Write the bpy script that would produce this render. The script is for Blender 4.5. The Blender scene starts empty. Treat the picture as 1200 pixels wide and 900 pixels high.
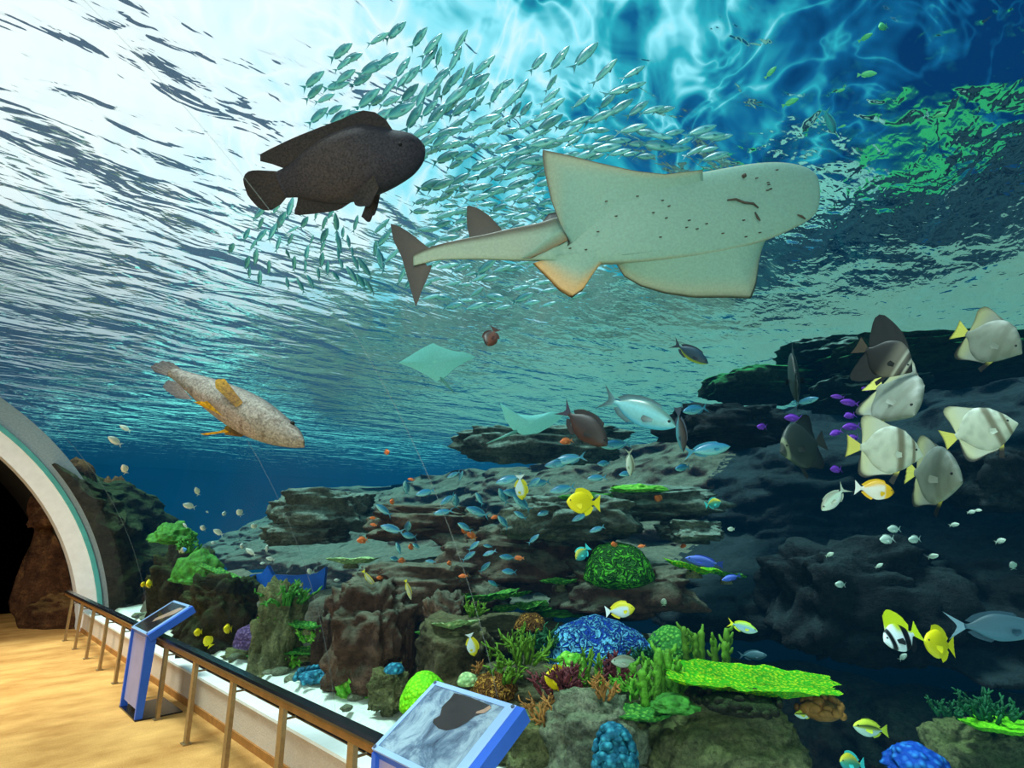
import bpy, math, random
from mathutils import Vector, Matrix, noise
random.seed(7)
sc = bpy.context.scene
COL = sc.collection
PI = math.pi
V = Vector

# ------------------------------------------------------------------ camera
F = 663.0; PITCH = math.radians(14.0); CAM = V((0, 0, 1.6))
q = math.sqrt(.5)
RT = V((q, -q, 0)); HD = V((q, q, 0))
FW = HD*math.cos(PITCH) + V((0, 0, math.sin(PITCH)))
UP = HD*-math.sin(PITCH) + V((0, 0, math.cos(PITCH)))
cd = bpy.data.cameras.new('camera'); cam = bpy.data.objects.new('camera', cd); COL.objects.link(cam)
cd.sensor_width = 36; cd.lens = 36*F/1200; cd.clip_end = 200; cd.clip_start = .02
m = Matrix((RT, UP, -FW)).transposed().to_4x4(); m.translation = CAM
cam.matrix_world = m
sc.camera = cam
def ray(u, v): return FW + RT*((u-600)/F) + UP*((450-v)/F)
def at(u, v, d): return CAM + ray(u, v)*d            # a point seen at (u,v), d metres ahead
def at_x(u, v, x): r = ray(u, v); return CAM + r*(x/r.x)
def at_z(u, v, z): r = ray(u, v); return CAM + r*((z-1.6)/r.z)

try:
    sc.view_settings.view_transform = 'Standard'; sc.view_settings.look = 'None'
    sc.view_settings.exposure = 0.0
except Exception: pass

def L(c):                                            # sRGB 0-255 to linear
    o = []
    for x in c:
        x /= 255.0
        o.append(x/12.92 if x <= .04045 else ((x+.055)/1.055)**2.4)
    return tuple(o)
def C4(c): return (*L(c), 1)
def mixc(a, b, t):
    t = max(0, min(1, t)); return tuple(a[i]+(b[i]-a[i])*t for i in range(3))
def sstep(a, b, x):
    t = max(0, min(1, (x-a)/(b-a))); return t*t*(3-2*t)

# ------------------------------------------------------------------ materials
class NT:
    def __init__(s, name):
        s.m = bpy.data.materials.new(name); s.m.use_nodes = True; s.t = s.m.node_tree
        s.t.nodes.clear(); s.out = s.n('ShaderNodeOutputMaterial')
    def n(s, t, **kw):
        nd = s.t.nodes.new(t)
        for k, v in kw.items():
            if k in nd.inputs: nd.inputs[k].default_value = v
            else: setattr(nd, k, v)
        return nd
    def l(s, a, b): s.t.links.new(a, b)
    def ramp(s, src, pts):
        r = s.n('ShaderNodeValToRGB'); e = r.color_ramp.elements
        while len(e) < len(pts): e.new(.5)
        for i, (p, c) in enumerate(pts): e[i].position = p; e[i].color = c if len(c) == 4 else (*c, 1)
        s.l(src, r.inputs[0]); return r.outputs[0]
    def coords(s, scale=(1, 1, 1), kind='Object'):
        tc = s.n('ShaderNodeTexCoord'); mp = s.n('ShaderNodeMapping'); mp.inputs['Scale'].default_value = scale
        s.l(tc.outputs[kind], mp.inputs[0]); return mp.outputs[0]
    def pos(s, scale=(1, 1, 1)):
        g = s.n('ShaderNodeNewGeometry'); mp = s.n('ShaderNodeMapping'); mp.inputs['Scale'].default_value = scale
        s.l(g.outputs['Position'], mp.inputs[0]); return mp.outputs[0]
    def noise(s, co, scale, detail=6, rough=.6, dist=0):
        t = s.n('ShaderNodeTexNoise'); t.inputs['Scale'].default_value = scale; t.inputs['Detail'].default_value = detail
        t.inputs['Roughness'].default_value = rough; t.inputs['Distortion'].default_value = dist; s.l(co, t.inputs['Vector']); return t.outputs['Fac']
    def bump(s, h, strength, dist, prev=None):
        b = s.n('ShaderNodeBump'); b.inputs['Strength'].default_value = strength; b.inputs['Distance'].default_value = dist
        s.l(h, b.inputs['Height'])
        if prev is not None: s.l(prev, b.inputs['Normal'])
        return b.outputs[0]
    def pbr(s, rough=.6, metal=0, spec=.3):
        p = s.n('ShaderNodeBsdfPrincipled'); p.inputs['Roughness'].default_value = rough; p.inputs['Metallic'].default_value = metal
        p.inputs['Specular IOR Level'].default_value = spec; s.l(p.outputs[0], s.out.inputs[0]); return p

def m_simple(name, c, rough=.5, metal=0, var=.12, scale=20, bump=0, spec=.3):
    t = NT(name); p = t.pbr(rough, metal, spec); co = t.pos()
    n = t.noise(co, scale, 4); a = L(c)
    t.l(t.ramp(n, [(.3, mixc(a, (0, 0, 0), var*1.2)), (.7, tuple(min(1, x*(1+var)) for x in a))]), p.inputs['Base Color'])
    if bump: t.l(t.bump(n, bump, .02), p.inputs['Normal'])
    return t.m

def m_rock(name, c1, c2, c3, top=(150, 170, 150), amount=.6, scale=2.2, bump=.8):
    """layered rock: two stone colours, dark pits, pale or green growth plus painted-in top light on upward faces"""
    t = NT(name); p = t.pbr(.85, 0, .15); co = t.pos()
    n1 = t.noise(co, scale, 8, .65); n2 = t.noise(t.pos((1, 1, 2.6)), scale*3.2, 8, .7); n3 = t.noise(co, scale*14, 5, .7)
    base = t.ramp(n1, [(.32, L(c1)), (.55, L(c2)), (.75, L(c3))])
    mx = t.n('ShaderNodeMix', data_type='RGBA', blend_type='MULTIPLY'); mx.inputs[0].default_value = .85
    mg = t.n('ShaderNodeMix', data_type='RGBA', blend_type='MULTIPLY'); mg.inputs[0].default_value = .9
    t.l(base, mg.inputs[6]); t.l(t.ramp(n3, [(.32, (.38, .38, .38)), (.5, (.95, .95, .95)), (.68, (1.45, 1.4, 1.3))]), mg.inputs[7])
    t.l(mg.outputs[2], mx.inputs[6]); t.l(t.ramp(n2, [(.25, (.3, .3, .3)), (.5, (.85, .85, .85)), (.75, (1.25, 1.25, 1.25))]), mx.inputs[7])
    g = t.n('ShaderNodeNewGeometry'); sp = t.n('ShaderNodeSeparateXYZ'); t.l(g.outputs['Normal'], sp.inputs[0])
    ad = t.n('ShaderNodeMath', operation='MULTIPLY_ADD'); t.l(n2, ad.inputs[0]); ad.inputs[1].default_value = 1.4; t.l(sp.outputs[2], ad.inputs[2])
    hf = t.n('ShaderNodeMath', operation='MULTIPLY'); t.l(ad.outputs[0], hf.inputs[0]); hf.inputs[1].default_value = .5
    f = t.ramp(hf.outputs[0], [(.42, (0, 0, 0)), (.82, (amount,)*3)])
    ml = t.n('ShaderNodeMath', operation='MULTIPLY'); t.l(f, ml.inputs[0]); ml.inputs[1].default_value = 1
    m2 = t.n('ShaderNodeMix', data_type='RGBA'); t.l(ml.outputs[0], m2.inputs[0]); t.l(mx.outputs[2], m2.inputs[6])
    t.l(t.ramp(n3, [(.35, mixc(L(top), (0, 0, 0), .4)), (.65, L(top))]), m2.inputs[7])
    t.l(m2.outputs[2], p.inputs['Base Color'])
    b = t.bump(n2, bump, .14); t.l(t.bump(n3, bump*.9, .05, b), p.inputs['Normal'])
    return t.m

def m_coral(name, c1, c2, scale=40, bump=.9, kind='poly', emit=0):
    """knobbly polyps (voronoi) or meandering ridges (distorted noise)"""
    t = NT(name); p = t.pbr(.7, 0, .2); co = t.pos()
    if kind == 'poly':
        v = t.n('ShaderNodeTexVoronoi'); v.inputs['Scale'].default_value = scale; t.l(co, v.inputs['Vector']); h = v.outputs['Distance']
        col = t.ramp(h, [(.05, L(c2)), (.55, L(c1))]); inv = True
    else:
        n = t.noise(co, scale, 2, .5, 1.2)
        a = t.n('ShaderNodeMath', operation='MULTIPLY'); t.l(n, a.inputs[0]); a.inputs[1].default_value = 22
        s_ = t.n('ShaderNodeMath', operation='SINE'); t.l(a.outputs[0], s_.inputs[0])
        b_ = t.n('ShaderNodeMath', operation='MULTIPLY_ADD'); t.l(s_.outputs[0], b_.inputs[0]); b_.inputs[1].default_value = .5; b_.inputs[2].default_value = .5
        h = b_.outputs[0]; col = t.ramp(h, [(.25, L(c1)), (.85, L(c2))]); inv = False
    n2 = t.noise(co, 5, 3)
    mx = t.n('ShaderNodeMix', data_type='RGBA', blend_type='MULTIPLY'); mx.inputs[0].default_value = .6
    t.l(col, mx.inputs[6]); t.l(t.ramp(n2, [(.3, (.5, .5, .5)), (.7, (1.2, 1.2, 1.2))]), mx.inputs[7])
    t.l(mx.outputs[2], p.inputs['Base Color'])
    b = t.n('ShaderNodeBump'); b.invert = inv; b.inputs['Strength'].default_value = bump; b.inputs['Distance'].default_value = .6/scale; t.l(h, b.inputs['Height'])
    t.l(b.outputs[0], p.inputs['Normal'])
    return t.m

def m_skin(name, rough=.45, spec=.4, speck=.0, scale=60, sheen=0):
    t = NT(name); p = t.pbr(rough, 0, spec)
    a = t.n('ShaderNodeVertexColor'); a.layer_name = 'Col'
    n = t.noise(t.coords(), scale, 3, .7)
    mx = t.n('ShaderNodeMix', data_type='RGBA', blend_type='MULTIPLY'); mx.inputs[0].default_value = 1
    t.l(a.outputs[0], mx.inputs[6]); t.l(t.ramp(n, [(.35, (1-speck,)*3), (.65, (1+speck*.8,)*3)]), mx.inputs[7])
    t.l(mx.outputs[2], p.inputs['Base Color'])
    return t.m

M = {}
M['skin'] = m_skin('fish_skin', .5, .4, .10, 90)
M['silver'] = m_skin('silver_skin', .35, .6, .08, 20)
M['grouper'] = m_skin('speckled_skin', .7, .2, .5, 90)
M['black'] = m_simple('eye_black', (12, 12, 14), .2)
M['wall'] = m_rock('reef_wall_rock', (50, 34, 28), (92, 68, 55), (128, 104, 84), (132, 146, 122), .7, .8, .9)  # pale top colour also carries the lit look of the ledges
M['wall_dark'] = m_rock('shaded_reef_rock', (20, 22, 24), (34, 37, 38), (48, 55, 55), (46, 66, 68), .6, .8, .8)  # darker wall rock, the shade at right put into the colour
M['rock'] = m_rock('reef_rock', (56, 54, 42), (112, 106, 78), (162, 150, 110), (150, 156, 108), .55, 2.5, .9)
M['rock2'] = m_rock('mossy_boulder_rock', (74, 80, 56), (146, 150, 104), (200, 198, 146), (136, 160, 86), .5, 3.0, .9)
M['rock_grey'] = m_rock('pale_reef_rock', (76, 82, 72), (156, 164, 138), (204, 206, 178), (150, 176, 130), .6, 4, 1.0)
M['ledge'] = m_rock('lit_ledge_rock', (50, 54, 48), (112, 120, 104), (170, 182, 158), (170, 205, 185), .8, 2.2, 1.0)  # paler rock, the highlight on the ledges put into the colour
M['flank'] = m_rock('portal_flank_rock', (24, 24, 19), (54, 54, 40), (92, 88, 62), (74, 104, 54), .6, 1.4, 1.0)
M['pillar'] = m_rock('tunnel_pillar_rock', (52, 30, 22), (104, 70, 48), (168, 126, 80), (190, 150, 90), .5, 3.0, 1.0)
M['plateau'] = m_rock('sunlit_plateau_rock', (60, 66, 56), (120, 124, 104), (176, 178, 150), (165, 182, 160), .8, 1.1, 1.0)  # sunlit brightness put into the colour for the band the water mirrors
M['sand'] = m_simple('white_sand', (205, 222, 205), .9, 0, .12, 30, .5, .1)
M['navy'] = m_simple('deep_blue_backdrop', (9, 44, 76), .9, 0, .2, .6)
M['blue'] = m_simple('bright_blue', (20, 90, 185), .7, 0, .25, 4)

# ------------------------------------------------------------------ mesh tools
def link(o, parent=None):
    COL.objects.link(o)
    if parent is not None: o.parent = parent
    return o
def mesh(name, vs, fs, mats, parent=None, cols=None, smooth=True, mi=None):
    me = bpy.data.meshes.new(name); me.from_pydata([tuple(v) for v in vs], [], fs); me.validate()
    for mm in (mats if isinstance(mats, (list, tuple)) else [mats]): me.materials.append(mm)
    if cols is not None:
        ca = me.color_attributes.new('Col', 'FLOAT_COLOR', 'POINT')
        fl = []
        for c in cols: fl += [c[0], c[1], c[2], 1.0]
        ca.data.foreach_set('color', fl)
    if smooth: me.polygons.foreach_set('use_smooth', [True]*len(me.polygons))
    if mi is not None: me.polygons.foreach_set('material_index', mi)
    me.update()
    return link(bpy.data.objects.new(name, me), parent)
def tag(o, label=None, cat=None, group=None, kind=None):
    if label: o['label'] = label
    if cat: o['category'] = cat
    if group: o['group'] = group
    if kind: o['kind'] = kind
    return o
def empty(name, loc=(0, 0, 0)):
    o = bpy.data.objects.new(name, None); o.location = loc; o.empty_display_size = .05; return link(o)
def copy_tree(o, parent=None):
    c = o.copy(); COL.objects.link(c); c.parent = parent
    for ch in o.children: copy_tree(ch, c)
    return c
class MB:
    def __init__(s): s.v = []; s.f = []; s.c = []
    def add(s, vs, fs, cs=None):
        k = len(s.v); s.v += [V(v) for v in vs]; s.f += [[i+k for i in f] for f in fs]
        s.c += cs if cs else [(1, 1, 1)]*len(vs)
    def box(s, a, b):
        x0, y0, z0 = a; x1, y1, z1 = b
        s.add([(x0, y0, z0), (x1, y0, z0), (x1, y1, z0), (x0, y1, z0), (x0, y0, z1), (x1, y0, z1), (x1, y1, z1), (x0, y1, z1)],
              [[3, 2, 1, 0], [4, 5, 6, 7], [0, 1, 5, 4], [1, 2, 6, 5], [2, 3, 7, 6], [3, 0, 4, 7]])
    def prism(s, pts, y0, y1):                       # xz outline swept along y
        n = len(pts); vs = [(x, y0, z) for x, z in pts]+[(x, y1, z) for x, z in pts]
        s.add(vs, [list(range(n)), list(range(2*n-1, n-1, -1))]+[[i, i+n, (i+1) % n+n, (i+1) % n] for i in range(n)])
    def tube(s, pts, rad, n=8, cap=True, col=None):
        pts = [V(p) for p in pts]; k = len(pts); vs = []; fs = []; cs = []
        for i, p in enumerate(pts):
            d = (pts[min(i+1, k-1)]-pts[max(i-1, 0)]).normalized()
            a = d.cross(V((0, 0, 1)));
            if a.length < .1: a = d.cross(V((1, 0, 0)))
            a.normalize(); b = d.cross(a); r = rad[i] if isinstance(rad, (list, tuple)) else rad
            for j in range(n):
                t = 2*PI*j/n; vs.append(p+a*math.cos(t)*r+b*math.sin(t)*r); cs.append(col[i] if col else (1, 1, 1))
        for i in range(k-1):
            for j in range(n): fs.append([i*n+j, i*n+(j+1) % n, (i+1)*n+(j+1) % n, (i+1)*n+j])
        if cap: fs += [list(range(n-1, -1, -1)), list(range((k-1)*n, k*n))]
        s.add(vs, fs, cs)
    def build(s, name, mat, parent=None, smooth=False, cols=False): return mesh(name, s.v, s.f, mat, parent, s.c if cols else None, smooth)
def frac(p, o=5): return noise.fractal(p, 1.0, 2.0, o)
def ico(sub):
    import bmesh
    bm = bmesh.new(); bmesh.ops.create_icosphere(bm, subdivisions=sub, radius=1)
    vs = [v.co.copy() for v in bm.verts]; fs = [[v.index for v in f.verts] for f in bm.faces]; bm.free(); return vs, fs
ICO = {k: ico(k) for k in (2, 3, 4, 5)}

def rock(name, label, cat, u, v, d, size, mat, seed=0, sub=5, rough=.28, flat=.0, rot=None, group=None, kind=None, freq=1.3):
    """a stone whose centre shows at (u,v) d metres ahead; size = half extents (to the right, away, up)"""
    vs0, fs = ICO[sub]; c = at(u, v, d); out = []
    ax, ay = V((q, -q, 0)), V((q, q, 0))
    if rot is not None:
        ax = V((math.cos(rot), math.sin(rot), 0)); ay = V((-math.sin(rot), math.cos(rot), 0))
    for p in vs0:
        s = V((seed*7.3, seed*3.1, seed*1.7))
        b = V([math.copysign(abs(x)**.72, x) for x in p])        # a bit boxy
        k = 1+rough*(frac(p*freq+s, 6))+rough*.5*(abs(noise.noise(p*3.1+s))-.25)+rough*.18*frac(p*9+s, 3)
        b = b*k
        w = ax*b.x*size[0]+ay*b.y*size[1]+V((0, 0, b.z*size[2]))
        out.append(w)
    o = mesh(name, out, fs, mat); o.location = c
    tag(o, label, cat, group, kind); return o

# ------------------------------------------------------------------ world: hall light above the water, ripple swirls painted in
w = bpy.data.worlds.new('hall'); sc.world = w; w.use_nodes = True; nt = w.node_tree; nt.nodes.clear()
wo = nt.nodes.new('ShaderNodeOutputWorld'); bg = nt.nodes.new('ShaderNodeBackground'); nt.links.new(bg.outputs[0], wo.inputs[0])
tc = nt.nodes.new('ShaderNodeTexCoord'); sx = nt.nodes.new('ShaderNodeSeparateXYZ'); nt.links.new(tc.outputs['Generated'], sx.inputs[0])
def wm(op, a, b):
    n = nt.nodes.new('ShaderNodeMath'); n.operation = op
    for i, x in enumerate((a, b)):
        if isinstance(x, (int, float)): n.inputs[i].default_value = x
        else: nt.links.new(x, n.inputs[i])
    return n.outputs[0]
k = wm('SUBTRACT', sx.outputs[1], sx.outputs[0])
wn = nt.nodes.new('ShaderNodeTexNoise'); wn.inputs['Scale'].default_value = 3.0; nt.links.new(tc.outputs['Generated'], wn.inputs['Vector'])
k = wm('ADD', k, wm('MULTIPLY', wm('SUBTRACT', wn.outputs['Fac'], .5), .8))
wn2 = nt.nodes.new('ShaderNodeTexNoise'); wn2.inputs['Scale'].default_value = 9.0; wn2.inputs['Detail'].default_value = 3; wn2.inputs['Distortion'].default_value = 1.6; nt.links.new(tc.outputs['Generated'], wn2.inputs['Vector'])
k = wm('ADD', k, wm('MULTIPLY', wm('SUBTRACT', wn2.outputs['Fac'], .5), 1.15))
wn3 = nt.nodes.new('ShaderNodeTexNoise'); wn3.inputs['Scale'].default_value = 7.0; wn3.inputs['Detail'].default_value = 2; wn3.inputs['Distortion'].default_value = 2.2; nt.links.new(tc.outputs['Generated'], wn3.inputs['Vector'])
rdg = wm('SUBTRACT', 1.0, wm('ABSOLUTE', wm('MULTIPLY', wm('SUBTRACT', wn3.outputs['Fac'], .5), 3.2), 0))  # caustic-like ripple lines painted into the background
k = wm('ADD', k, wm('MULTIPLY', wm('POWER', wm('MAXIMUM', rdg, 0), 5), .34))
k = wm('ADD', wm('MULTIPLY', k, .5), .475)
cr = nt.nodes.new('ShaderNodeValToRGB'); e = cr.color_ramp.elements
pts = [(.10, (.002, .035, .13)), (.24, (.006, .12, .28)), (.37, (.03, .42, .52)), (.49, (.30, .80, .92)), (.62, (.56, .88, .98)), (.76, (.84, .95, 1.0)), (.97, (1.0, 1.0, 1.0))]
while len(e) < len(pts): e.new(.5)
for i, (p, c) in enumerate(pts): e[i].position = p; e[i].color = (*c, 1)
nt.links.new(k, cr.inputs[0])
mxw = nt.nodes.new('ShaderNodeMix'); mxw.data_type = 'RGBA'; mr = nt.nodes.new('ShaderNodeMapRange'); mr.inputs[1].default_value = .08; mr.inputs[2].default_value = .44
nt.links.new(sx.outputs[2], mr.inputs[0]); nt.links.new(mr.outputs[0], mxw.inputs[0]); mxw.inputs[6].default_value = (.003, .05, .10, 1); nt.links.new(cr.outputs[0], mxw.inputs[7])
nt.links.new(mxw.outputs[2], bg.inputs[0]); bg.inputs[1].default_value = 1.08

def lamp(kind, name, loc, target, energy, color, size=1, size_y=None, angle=None):
    d = bpy.data.lights.new(name, kind); d.energy = energy; d.color = color
    if kind == 'AREA':
        d.size = size
        if name.startswith('walkway'): d.spread = math.radians(105)
        if size_y: d.shape = 'RECTANGLE'; d.size_y = size_y
    if kind == 'SPOT': d.spot_size = angle; d.spot_blend = .6; d.shadow_soft_size = size
    if kind == 'SUN': d.angle = angle
    o = bpy.data.objects.new(name, d); link(o); o.location = loc
    o.rotation_euler = (V(target)-V(loc)).to_track_quat('-Z', 'Y').to_euler(); return o
lamp('SUN', 'tank_skylight', (-2, 3, 12), (1.2, 1.5, 0), 4.4, (.92, 1, .96), angle=math.radians(14))
lamp('AREA', 'walkway_light', (-1.2, -1.5, 3.2), (1.2, 5.5, 0), 52, (1, .84, .60), 1.0, 2.0)
lamp('AREA', 'walkway_light', (-1.5, 7.2, 3.3), (.4, 9.6, 0), 92, (1, .86, .66), 1.0, 2.0)
lamp('AREA', 'tank_fill_light', (-2.6, -1.2, 1.0), (3.2, 2.6, 2.2), 140, (.86, 1, .95), 2.0, 1.2)  # unseen soft fill added behind the camera for the fish undersides

# ------------------------------------------------------------------ water and acrylic
TC = (-2.25, -.5); TR = 4.5; ZS = 4.3; YP = 11.4         # tunnel axis (x,z), radius, water level, tunnel mouth
def arc(r, a0, a1, n): return [(TC[0]+r*math.cos(a0+(a1-a0)*i/n), TC[1]+r*math.sin(a0+(a1-a0)*i/n)) for i in range(n+1)]
A0 = math.asin((.27-TC[1])/TR)
t = NT('clear_acrylic')
tr = t.n('ShaderNodeBsdfTransparent'); tr.inputs[0].default_value = (.93, .985, .985, 1)
gl = t.n('ShaderNodeBsdfGlossy'); gl.inputs['Roughness'].default_value = .03
lw = t.n('ShaderNodeLayerWeight'); lw.inputs[0].default_value = .12
ml = t.n('ShaderNodeMath', operation='MULTIPLY'); t.l(lw.outputs['Fresnel'], ml.inputs[0]); ml.inputs[1].default_value = .10
mx = t.n('ShaderNodeMixShader'); t.l(ml.outputs[0], mx.inputs[0]); t.l(tr.outputs[0], mx.inputs[1]); t.l(gl.outputs[0], mx.inputs[2]); t.l(mx.outputs[0], t.out.inputs[0])
M['acrylic'] = t.m
pr = arc(TR, A0, PI-A0, 64); vs = []; fs = []
ys = [-4, 0, 4, 8, YP+.05]
for y in ys: vs += [(x, y, z) for x, z in pr]
for i in range(len(ys)-1):
    for j in range(64): fs.append([i*65+j, i*65+j+1, (i+1)*65+j+1, (i+1)*65+j])
tag(mesh('window_1', vs, fs, M['acrylic']), 'clear curved acrylic tunnel vault between the walkway and the water', None, None, 'structure')
t = NT('bonded_seam'); tr = t.n('ShaderNodeBsdfTransparent'); df = t.n('ShaderNodeBsdfDiffuse'); df.inputs[0].default_value = (.3, .42, .45, 1); mx = t.n('ShaderNodeMixShader'); mx.inputs[0].default_value = .14
t.l(tr.outputs[0], mx.inputs[1]); t.l(df.outputs[0], mx.inputs[2]); t.l(mx.outputs[0], t.out.inputs[0]); M['seam'] = t.m
for i, y in enumerate((2.15, 3.85, 8.6)):
    b = MB(); b.tube([(x, y, z) for x, z in arc(TR-.004, A0, PI-A0, 80)], .0022, 6)
    tag(b.build('trim_%d' % (i+1), M['seam'], None, True), 'thin bonded seam ring of the acrylic vault', None, None, 'structure')

t = NT('tank_water')
tr = t.n('ShaderNodeBsdfTransparent'); t.l(tr.outputs[0], t.out.inputs[0])
va = t.n('ShaderNodeVolumeAbsorption'); va.inputs[0].default_value = (.45, .90, .93, 1); va.inputs[1].default_value = .085
em = t.n('ShaderNodeEmission'); em.inputs[0].default_value = (.015, .44, .95, 1); em.inputs[1].default_value = .0038  # faint blue glow stands in for light scattered in the water
ad = t.n('ShaderNodeAddShader'); t.l(va.outputs[0], ad.inputs[0]); t.l(em.outputs[0], ad.inputs[1]); t.l(ad.outputs[0], t.out.inputs['Volume'])
M['water'] = t.m
b = MB()
pl = [(26, -2.5), (26, ZS+.01), (-14, ZS+.01), (-14, -2.5)] + list(reversed([(x, z) for x, z in arc(TR+.03, -.4, PI+.4, 60)]))
b.prism(pl, -4, 40)
tag(b.build('tank_water', M['water']), 'clear blue-green water filling the aquarium around the tunnel', 'water', None, 'stuff')

t = NT('rippled_surface')
p1 = t.pos((.75, 1.25, 1)); 
n1 = t.noise(p1, .8, 2, .5, .8); n2 = t.noise(t.pos((.8, 1.5, 1)), 2.2, 2, .5, 1.0); n3 = t.noise(t.pos((.7, 1.5, 1)), 8, 2, .5, .4)
gx = t.n('ShaderNodeNewGeometry'); sx_ = t.n('ShaderNodeSeparateXYZ'); t.l(gx.outputs['Position'], sx_.inputs[0])
calm = t.n('ShaderNodeMapRange'); t.l(sx_.outputs[0], calm.inputs[0]); calm.inputs[1].default_value = 1.8; calm.inputs[2].default_value = 5.0; calm.inputs[3].default_value = 1.0; calm.inputs[4].default_value = .42
bb = t.bump(n1, 1, .32); t.l(calm.outputs[0], t.t.nodes[-1].inputs['Strength'])
bb = t.bump(n2, 1, .085, bb); t.l(calm.outputs[0], t.t.nodes[-1].inputs['Strength'])
bb = t.bump(n3, 1, .014, bb)
fr = t.n('ShaderNodeFresnel'); fr.inputs[0].default_value = 1.075; t.l(bb, fr.inputs[1]); io = t.n('ShaderNodeMapRange'); t.l(sx_.outputs[0], io.inputs[0]); io.inputs[1].default_value = 2.2; io.inputs[2].default_value = 4.4; io.inputs[3].default_value = 1.07; io.inputs[4].default_value = 1.165; t.l(io.outputs[0], fr.inputs[0])
tr = t.n('ShaderNodeBsdfTransparent'); tr.inputs[0].default_value = (.97, 1, 1, 1)
gl = t.n('ShaderNodeBsdfGlossy'); gl.inputs['Roughness'].default_value = 0.0; gl.inputs[0].default_value = (.86, 1, .95, 1); t.l(bb, gl.inputs['Normal'])
cap = t.n('ShaderNodeMath', operation='MULTIPLY'); t.l(fr.outputs[0], cap.inputs[0]); cap.inputs[1].default_value = .90
mx = t.n('ShaderNodeMixShader'); t.l(cap.outputs[0], mx.inputs[0]); t.l(tr.outputs[0], mx.inputs[1]); t.l(gl.outputs[0], mx.inputs[2]); t.l(mx.outputs[0], t.out.inputs[0])
M['surface'] = t.m
tag(mesh('water_surface', [(-14, -4, ZS), (26, -4, ZS), (26, 40, ZS), (-14, 40, ZS)], [[0, 1, 2, 3]], M['surface']),
    'bright rippling underside of the water surface', 'water surface', None, 'stuff')

# ------------------------------------------------------------------ tunnel floor, parapet, mouth
t = NT('tan_carpet'); p = t.pbr(.9, 0, .1)
n1 = t.noise(t.pos((1, 1.6, 1)), 1.6, 4); n2 = t.noise(t.pos(), 120, 3)
mx = t.n('ShaderNodeMix', data_type='RGBA', blend_type='MULTIPLY'); mx.inputs[0].default_value = 1
t.l(t.ramp(n1, [(.3, L((166, 116, 60))), (.7, L((222, 170, 100)))]), mx.inputs[6]); t.l(t.ramp(n2, [(.3, (.72,)*3), (.7, (1.15,)*3)]), mx.inputs[7])
t.l(mx.outputs[2], p.inputs[0]); t.l(t.bump(n2, .5, .01), p.inputs['Normal']); M['carpet'] = t.m
M['plaster'] = m_simple('parapet_plaster', (196, 180, 160), .85, 0, .10, 90, .3)
M['ledge_white'] = m_simple('white_ledge', (226, 232, 226), .6, 0, .05, 10)
M['wood'] = m_simple('oak_strip', (158, 106, 52), .5, 0, .2, 14)
M['concrete'] = m_simple('grey_collar', (150, 160, 168), .8, 0, .15, 40)
M['white'] = m_simple('white_liner', (225, 228, 232), .6, 0, .06, 8)
M['teal'] = m_simple('acrylic_edge', (80, 165, 165), .25, 0, .1, 6)
M['dark'] = m_simple('dark_interior', (1, 1, 1), .95, 0, 0, 20, 0, 0)  # black colour paints in the darkness beyond the tunnel mouth
b = MB(); b.box((-6.6, -4, -.1), (1.95, YP+3.2, 0)); tag(b.build('floor', M['carpet']), kind='structure')
b = MB(); b.box((1.95, -4, -.1), (2.14, YP, .27)); tag(b.build('wall_right', M['plaster']), kind='structure')
b = MB(); b.box((1.93, -4, .27), (2.19, YP, .29)); tag(b.build('trim_4', M['ledge_white']), kind='structure')
b = MB(); b.box((1.935, -4, 0), (1.95, YP, .055)); tag(b.build('baseboard_right', M['wood']), kind='structure')
b = MB(); b.box((-6.64, -4, -.1), (-6.45, YP, .29)); tag(b.build('wall_left', M['plaster']), kind='structure')
def ring(name, r0, r1, y0, y1, mat, a0=-.25, n=72):
    vs = []; fs = []
    for i in range(n+1):
        a = a0+(PI-2*a0)*i/n; c, s = math.cos(a), math.sin(a)
        for r, y in ((r0, y0), (r1, y0), (r1, y1), (r0, y1)): vs.append((TC[0]+r*c, y, TC[1]+r*s))
    for i in range(n):
        for j in range(4): fs.append([i*4+j, i*4+(j+1) % 4, i*4+4+(j+1) % 4, i*4+4+j])
    o = mesh(name, vs, fs, mat, smooth=False); tag(o, kind='structure'); return o
ring('trim_5', 4.50, 4.80, YP, YP+.5, M['concrete'])
ring('trim_6', 4.44, 4.50, YP-.05, YP+.1, M['teal'])
ring('trim_7', 4.20, 4.44, YP, YP+.35, M['white'])
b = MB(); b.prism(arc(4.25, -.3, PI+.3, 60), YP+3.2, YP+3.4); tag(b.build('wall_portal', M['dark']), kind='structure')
ring('wall_corridor', 4.22, 4.30, YP+.3, YP+3.3, m_simple('corridor_brown', (14, 10, 8), .9))  # colour set near black so the corridor looks unlit

# ------------------------------------------------------------------ tank shell
def grid(name, f, nu, nv, mat, label=None, kind='structure', cat=None, split=None):
    vs = [f(i/nu, j/nv) for j in range(nv+1) for i in range(nu+1)]
    fs = [[j*(nu+1)+i, j*(nu+1)+i+1, (j+1)*(nu+1)+i+1, (j+1)*(nu+1)+i] for j in range(nv) for i in range(nu)]
    o = mesh(name, vs, fs, mat, mi=None if split is None else [1 if j/nv >= split else 0 for j in range(nv) for i in range(nu)]); tag(o, label, cat, None, kind); return o
def lerp(x, pts):
    if x <= pts[0][0]: return pts[0][1]
    for (a, b), (c, d) in zip(pts, pts[1:]):
        if x <= c: return b+(d-b)*(x-a)/(c-a)
    return pts[-1][1]
CREST = [(-4, 3.55), (1, 3.5), (2.4, 3.45), (4, 3.25), (6.3, 3.0), (9, 2.85), (13, 2.75), (19, 2.65)]
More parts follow.
